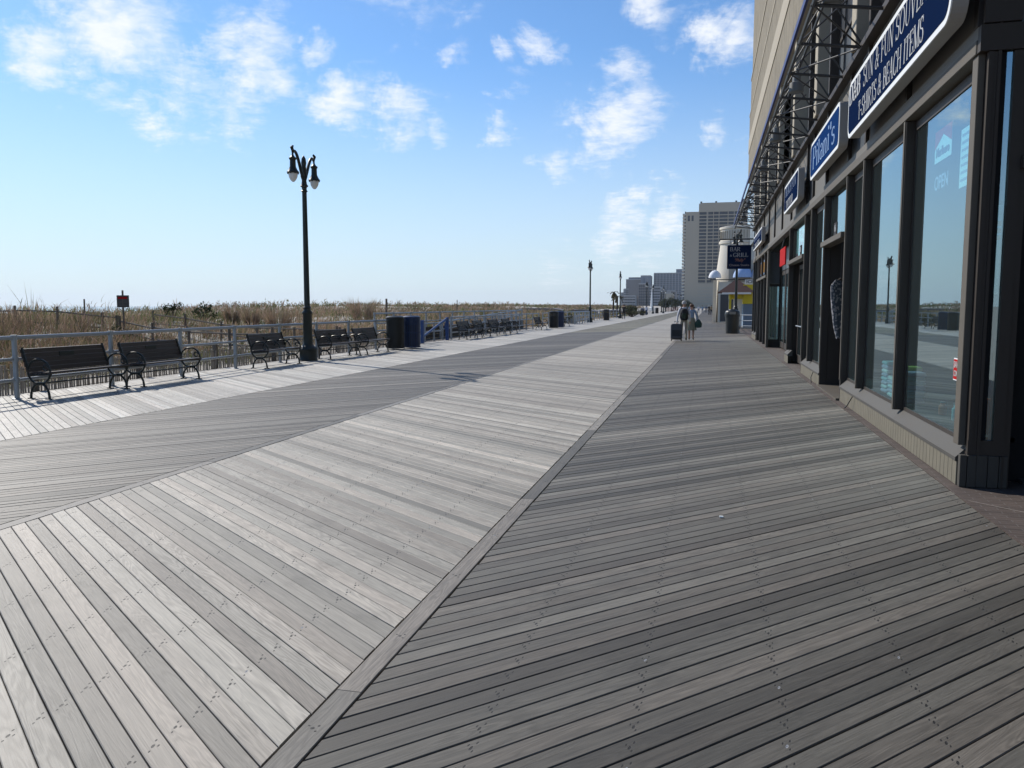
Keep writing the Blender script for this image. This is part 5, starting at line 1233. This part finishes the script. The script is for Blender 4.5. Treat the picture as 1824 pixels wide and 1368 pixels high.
    bd = make_person(J, B_, R_, reg, [M['skin'], shirt, pants, shoes or M['plasticbin']]); bd.parent = t
    if hair is not None:
        c = Vector(J['head']); mb = MB(); mb.sm = True
        mb.lathe([(.096 * k, -.02 * k), (.104 * k, .03 * k), (.098 * k, .075 * k), (.07 * k, .115 * k), (.03 * k, .13 * k), (.0, .133 * k)], 14, (c.x, c.y - .012 * k, c.z), sy=1.1, capt=False); mb.build('hair', hair, t, True)
    return t
WS = simple('white_shirt', (.62, .62, .66), .8, var=.1, bump=.2, bscale=12); KH = simple('khaki_trousers', (.36, .33, .27), .85, var=.12, bump=.2, bscale=12); GH = simple('grey_hair', (.42, .42, .42), .8)
BL = simple('light_blue_shirt', (.22, .30, .42), .8); GR = simple('grey_green_skirt', (.20, .21, .17), .9, var=.15, bump=.2, bscale=10); BK = simple('black_clothes', (.014, .014, .016), .8); DH = simple('dark_hair', (.02, .015, .012), .7)
TN = simple('tan_jacket', (.30, .22, .13), .85); JE = simple('blue_jeans', (.05, .08, .15), .85); RD = simple('dark_red_top', (.2, .03, .03), .85); BH = simple('brown_hair', (.10, .05, .03), .7)
# man with backpack and suitcase
walker((-1.06, 38.5, .002), math.radians(2), 1.84, 'grey haired man in white shirt and khaki trousers walking away with a backpack', WS, KH, GH, lhand=(-.30, -.14, .80), rhand=(.26, .08, .84), fingers=True, stride=.17)
t = thing('backpack', 'black rounded backpack on the back of the man in the white shirt', 'backpack', (-1.05, 38.34, 1.22), math.radians(2))
mb = MB(); mb.sm = True; mb.lathe([(.02, -.29), (.15, -.27), (.20, -.15), (.195, .05), (.15, .20), (.08, .26), (.01, .27)], 18, sy=.72); mb.build('bag', BK, t)
mb = MB(); mb.sm = True; mb.lathe([(.01, -.20), (.10, -.18), (.13, -.08), (.11, .03), (.02, .06)], 14, (0, -.10, 0), sy=.6); mb.build('front_pocket', simple('dark_green_fabric', (.02, .035, .02), .8), t)
for s_ in (-1, 1): MB().tube([(s_ * .12, .08, .22), (s_ * .13, .16, .33), (s_ * .13, .30, .24), (s_ * .13, .30, .0), (s_ * .14, .1, -.2)], .018, 6).build('strap', BK, t)
t = thing('suitcase', 'dark grey wheeled suitcase pulled by the man in the white shirt', 'suitcase', (-1.38, 38.15, 0), math.radians(4))
mb = MB(); mb.prism(rrect(.52, .70, .09), 'y', -.15, .14); mb.xf(Matrix.Translation((0, 0, .42)) @ Matrix.Rotation(math.radians(-14), 4, 'X')); mb.sm = True; sc_ = mb.build('shell', simple('slate_suitcase', (.045, .05, .058), .45, var=.15), t)
bv = sc_.modifiers.new('bevel', 'BEVEL'); bv.width = .035; bv.segments = 3; bv.limit_method = 'ANGLE'
mb = MB(); mb.prism(rrect(.42, .30, .05), 'y', -.175, -.155); mb.xf(Matrix.Translation((0, 0, .32)) @ Matrix.Rotation(math.radians(-14), 4, 'X')); mb.build('pocket', M['plasticbin'], t)
for s_ in (-1, 1):
    MB().tube([(s_ * .09, .22, .72), (s_ * .09 + .02, .36, .88)], .009, 6).build('handle_bar', M['galv'], t); mb = MB(); mb.tube([(s_ * .2, -.06, .045), (s_ * .24, -.06, .045)], .045, 12); mb.build('wheel', M['plasticbin'], t)
MB().tube([(-.10, .36, .88), (.13, .36, .88)], .014, 6).build('grip', M['plasticbin'], t)
# woman beside
w = walker((-.74, 39.3, .002), math.radians(-3), 1.70, 'woman in light blue top and grey skirt walking beside the man with the suitcase', BL, simple('bare_legs', (.40, .26, .2), .7), BH, rhand=(.28, .02, .85), fingers=True, stride=.15)
mb = MB(); mb.sm = True; mb.lathe([(.14, 1.05), (.17, .95), (.21, .75), (.25, .5), (.26, .46)], 18, sy=.8, capb=False, capt=False); mb.build('skirt', GR, w)
t = thing('shoulder_bag', 'dark green shoulder bag carried by the woman in the light blue top', 'bag', (-.42, 39.2, .78)); mb = MB(); mb.sm = True; mb.lathe([(.05, -.2), (.15, -.17), (.17, .0), (.08, .16), (.02, .2)], 14, sy=.5); mb.build('bag', simple('dark_teal_fabric', (.02, .06, .05), .8), t)
MB().tube([(0, 0, .18), (-.04, .0, .45), (-.08, 0, .62)], .012, 6).build('strap', BK, t)
# others
walker((-9.75, 98, .002), math.radians(8), 1.78, 'walker dressed all in black beside the third lamp post', BK, BK, DH)
walker((-10.2, 141, .002), math.radians(160), 1.70, 'seated looking figure in white shirt near the far leafy bush', WS, JE, DH, stride=.1)
far = [(-3.6, 172, 1.75, BL, BK, 'far walker in light blue top left of the small crowd'), (-2.9, 178, 1.7, BK, JE, 'far walker in black top and jeans in the small crowd'), (-2.0, 186, 1.72, WS, JE, 'far walker in white top in the middle of the crowd'),
       (-1.2, 190, 1.7, BL, JE, 'far walker in blue top and jeans, right in the crowd'), (-.4, 200, 1.7, JE, BK, 'far walker in dark blue beside the crowd'), (.2, 150, 1.75, BK, BK, 'far walker in black left of the tan jacket'),
       (.6, 147, 1.72, TN, BK, 'far walker in a tan jacket'), (1.1, 160, 1.7, RD, BK, 'far walker in dark red behind the tan jacket'), (1.35, 131, 1.3, JE, JE, 'short figure in dark blue by the cream shops'), (1.75, 128, 1.3, BL, BK, 'short figure in pale blue top by the cream shops')]
for k, (x, y, h, a, b, lab) in enumerate(far): walker((x, y, .002), random.uniform(-.4, .4), h, lab, a, b, [DH, BH, GH][k % 3], group='far pedestrians on the boardwalk')

# window display goods
def towels(x, y, z, cols_, label, n=5, w=.34):
    t = thing('folded_towels', label, 'towels', (x, y, z))
    for k in range(n):
        mb = MB(); mb.box(-w * .35, w * .35, -w / 2 + random.uniform(-.02, .02), w / 2 + random.uniform(-.02, .02), k * .055 + .001, k * .055 + .053, .016); mb.build('towel', cols_[k % len(cols_)], t)
MB0 = MB().box(2.34, 2.75, 8.22, 14.5, .36, .40); P(MB0, 'display_shelf', M['dim'])
LIL = simple('lilac_towel', (.5, .48, .62), .9); YEL = simple('yellow_green_towel', (.55, .6, .12), .9); ORG = simple('orange_plastic', (.6, .16, .05), .5); AQ = simple('aqua_towel', (.3, .55, .6), .9)
towels(2.5, 11.0, .401, [LIL, M['paper'], AQ], 'stack of folded lilac and white towels low in the second window', 7); towels(2.5, 11.55, .401, [M['paper'], LIL], 'short stack of white and lilac towels in the second window', 5, .4); towels(2.52, 12.15, .401, [LIL, M['paper'], LIL, AQ], 'stack of aqua and lilac towels at the far side of the second window', 8, .36)
towels(2.55, 11.3, .72, [YEL], 'yellow green towel lying on top of the display in the second window', 2, .3)
t = thing('beach_toy', 'orange plastic beach bucket standing inside the nearest window', 'bucket', (2.52, 8.5, .401)); mb = MB(); mb.sm = True; mb.lathe([(.09, 0), (.13, .3), (.14, .3), (.14, .32), (.12, .32)], 20, capt=False); mb.build('bucket', ORG, t); MB().tube([(0, .13 * math.cos(a), .3 + .16 * math.sin(a)) for a in [PI * k / 10 for k in range(11)]], .008, 6).build('handle', M['paper'], t)
for k, (y, h_) in enumerate(((8.75, .11), (9.3, .17), (9.8, .13))):
    t = thing('souvenir_jar', ['small glass jar of shells at the right of the nearest window', 'tall jar of shells in the middle of the nearest window', 'medium jar of shells at the left of the nearest window'][k], 'jar', (2.55, y, .401)); mb = MB(); mb.sm = True; mb.lathe([(.035, 0), (.042, .01), (.042, h_ * .75), (.025, h_ * .85), (.025, h_)], 16); mb.build('jar', [M['paper'], AQ, ORG][k], t); MB().lathe([(.028, h_ + .001), (.028, h_ + .02)], 16).build('lid', M['galv'], t)
t = flat_on_glass(2.0, 0, .1, .1, 'x', 'x', M['paper'])
for ch in list(KIDS(t)): bpy.data.objects.remove(ch)
bpy.data.objects.remove(t)
t = thing('window_strip', 'tall pale green paper strip with orange marks behind the narrow glass of the near entrance', 'poster', (2.437, 7.935, 2.05)); MB().box(-.02, .02, 0, .003, -.35, .42).build('sheet', simple('pale_green_paper', (.5, .68, .6), .6), t)
mb = MB()
for k in range(3): mb.box(-.015, .015, -.003, -.0005, .12 + k * .06, .16 + k * .06)
mb.build('print', M['orange'], t)
# haze
hz_ = MB().box(-7500, 7500, -3500, 7500, -6.0, 110).build('haze', None)
hm = bpy.data.materials.new('haze_air'); hm.use_nodes = True; hn = hm.node_tree; hn.nodes.clear()
ho = N(hn, 'ShaderNodeOutputMaterial'); hv = N(hn, 'ShaderNodeVolumePrincipled'); hv.inputs['Density'].default_value = .00009; hv.inputs['Color'].default_value = (.80, .88, 1.0, 1); hv.inputs['Anisotropy'].default_value = .3
hn.links.new(hv.outputs[0], ho.inputs['Volume']); hz_.data.materials.append(hm); tag(hz_, 'thin pale blue sea haze over the whole scene', 'haze', kind='stuff')

# ------------------------------------------------------------------ light
SUN = Vector((-6.58, 4.6, 5.95)).normalized()
sl = bpy.data.lights.new('sun', 'SUN'); sl.energy = 4.3; sl.angle = math.radians(.53); sl.color = (1, .94, .85)
so = bpy.data.objects.new('sun', sl); COL.objects.link(so); so.rotation_euler = SUN.to_track_quat('Z', 'Y').to_euler(); so.location = SUN * 50
world = bpy.data.worlds.new('World'); scene.world = world; world.use_nodes = True; nt = world.node_tree; nt.nodes.clear(); L = nt.links.new
out = N(nt, 'ShaderNodeOutputWorld'); bg = N(nt, 'ShaderNodeBackground', Strength=.108); L(bg.outputs[0], out.inputs[0])
sky = N(nt, 'ShaderNodeTexSky'); sky.sky_type = 'NISHITA'; sky.sun_disc = False; sky.sun_elevation = math.asin(SUN.z); sky.sun_rotation = math.atan2(SUN.x, SUN.y); sky.air_density = 1.0; sky.dust_density = .2; sky.ozone_density = 3.0
# clouds: noise on a flat layer seen from below, gathered into banks
tc = N(nt, 'ShaderNodeTexCoord'); D_ = tc.outputs['Generated']; sp = N(nt, 'ShaderNodeSeparateXYZ'); L(D_, sp.inputs[0])
zz = math_(nt, 'ADD', math_(nt, 'MAXIMUM', sp.outputs[2], 0.0), .12)
cv = N(nt, 'ShaderNodeCombineXYZ'); L(math_(nt, 'DIVIDE', sp.outputs[0], zz), cv.inputs[0]); L(math_(nt, 'DIVIDE', sp.outputs[1], zz), cv.inputs[1])
n1 = N(nt, 'ShaderNodeTexNoise', Scale=3.4, Detail=9.0, Roughness=.62, Distortion=.35); L(cv.outputs[0], n1.inputs['Vector'])
n2 = N(nt, 'ShaderNodeTexNoise', Scale=14.0, Detail=6.0, Roughness=.6, Distortion=.5); L(cv.outputs[0], n2.inputs['Vector'])
n3 = N(nt, 'ShaderNodeTexNoise', Scale=13.0, Detail=8.0, Roughness=.65, Distortion=.3); L(D_, n3.inputs['Vector'])
def img_dir(x, y):
    F_ = Vector((-math.sin(yaw) * math.cos(pit), math.cos(yaw) * math.cos(pit), -math.sin(pit))); R_ = Vector((math.cos(yaw), math.sin(yaw), 0)); U_ = R_.cross(F_)
    return (F_ + R_ * ((x - 912) / FPX) + U_ * ((684 - y) / FPX)).normalized()
banks = [(60, 90, 95, .9), (200, 30, 150, 1.0), (250, 105, 55, .7), (330, 160, 110, .8), (440, 110, 120, 1.0), (300, 205, 90, .85), (420, 190, 90, .8), (560, 90, 60, .8), (610, 170, 90, .95), (700, 190, 100, 1.0), (770, 215, 60, .8), (800, 85, 45, .7), (820, 20, 50, .6), (890, 95, 50, .75), (960, 60, 60, .8), (920, 150, 55, .55), (910, 225, 45, .7),
         (1095, 195, 120, 1.0), (1150, 210, 80, .8), (1060, 160, 75, .8), (1170, 150, 70, .55), (1120, 240, 70, .8), (1000, 290, 60, .75), (1190, 325, 35, .7), (1270, 235, 50, .65), (1290, 60, 80, .9), (1160, 20, 80, .8), (1010, 395, 45, .45), (1110, 405, 75, .9), (1180, 385, 75, 1.0), (1000, 480, 90, .45), (1150, 465, 80, .5), (1330, 220, 40, .5), (150, 445, 50, .35), (40, 150, 50, .6), (130, 170, 40, .3),
         (-300, 100, 260, .8), (1700, 0, 240, .8), (1500, 260, 160, .6), (700, -200, 260, .8), (1200, -250, 200, .7), (0, -300, 260, .8)]
acc = None
warp = N(nt, 'ShaderNodeVectorMath'); warp.operation = 'MULTIPLY_ADD'; L(n3.outputs['Color'], warp.inputs[0]); warp.inputs[1].default_value = (.13, .13, .13); warp.inputs[2].default_value = (-.065, -.065, -.065)
wd = N(nt, 'ShaderNodeVectorMath'); wd.operation = 'ADD'; L(D_, wd.inputs[0]); L(warp.outputs[0], wd.inputs[1]); DW = wd.outputs[0]
for (x, y, r, a) in banks:
    d = img_dir(x, y); vm = N(nt, 'ShaderNodeVectorMath'); vm.operation = 'DISTANCE'; L(DW, vm.inputs[0]); vm.inputs[1].default_value = d
    mr = N(nt, 'ShaderNodeMapRange'); mr.interpolation_type = 'SMOOTHSTEP'; L(vm.outputs['Value'], mr.inputs[0]); mr.inputs[1].default_value = r / FPX * 1.25; mr.inputs[2].default_value = 0; mr.inputs[3].default_value = 0; mr.inputs[4].default_value = a
    acc = mr.outputs[0] if acc is None else math_(nt, 'MAXIMUM', acc, mr.outputs[0])
nn = math_(nt, 'ADD', math_(nt, 'ADD', math_(nt, 'MULTIPLY', n1.outputs[0], .46), math_(nt, 'MULTIPLY', n2.outputs[0], .32)), math_(nt, 'MULTIPLY', n3.outputs[0], .50))
den = math_(nt, 'ADD', math_(nt, 'MULTIPLY', acc, 1.65), math_(nt, 'MULTIPLY_ADD', nn, 4.2, -3.22))
mr = N(nt, 'ShaderNodeMapRange'); mr.interpolation_type = 'SMOOTHSTEP'; L(den, mr.inputs[0]); mr.inputs[1].default_value = 0.0; mr.inputs[2].default_value = 1.5; mr.inputs[3].default_value = 0; mr.inputs[4].default_value = .93
cc = mixc(nt, n2.outputs[0], (7.3, 7.8, 8.6), (8.6, 8.75, 8.9))
hz = N(nt, 'ShaderNodeMapRange'); hz.interpolation_type = 'SMOOTHSTEP'; L(sp.outputs[2], hz.inputs[0]); hz.inputs[1].default_value = -.02; hz.inputs[2].default_value = .30; hz.inputs[3].default_value = .8; hz.inputs[4].default_value = 0.0
tint = mixc(nt, 1.0, sky.outputs[0], (.68, .92, 1.13), 'MULTIPLY')
tint = mixc(nt, hz.outputs[0], tint, (5.8, 6.6, 7.3))
L(mixc(nt, mr.outputs[0], tint, cc), bg.inputs[0])

scene.view_settings.view_transform = 'Standard'; scene.view_settings.look = 'None'; scene.view_settings.exposure = 0.18; scene.view_settings.gamma = 1.0
scene.render.engine = 'CYCLES'; scene.cycles.max_bounces = 8; scene.cycles.transparent_max_bounces = 12; scene.cycles.use_denoising = True
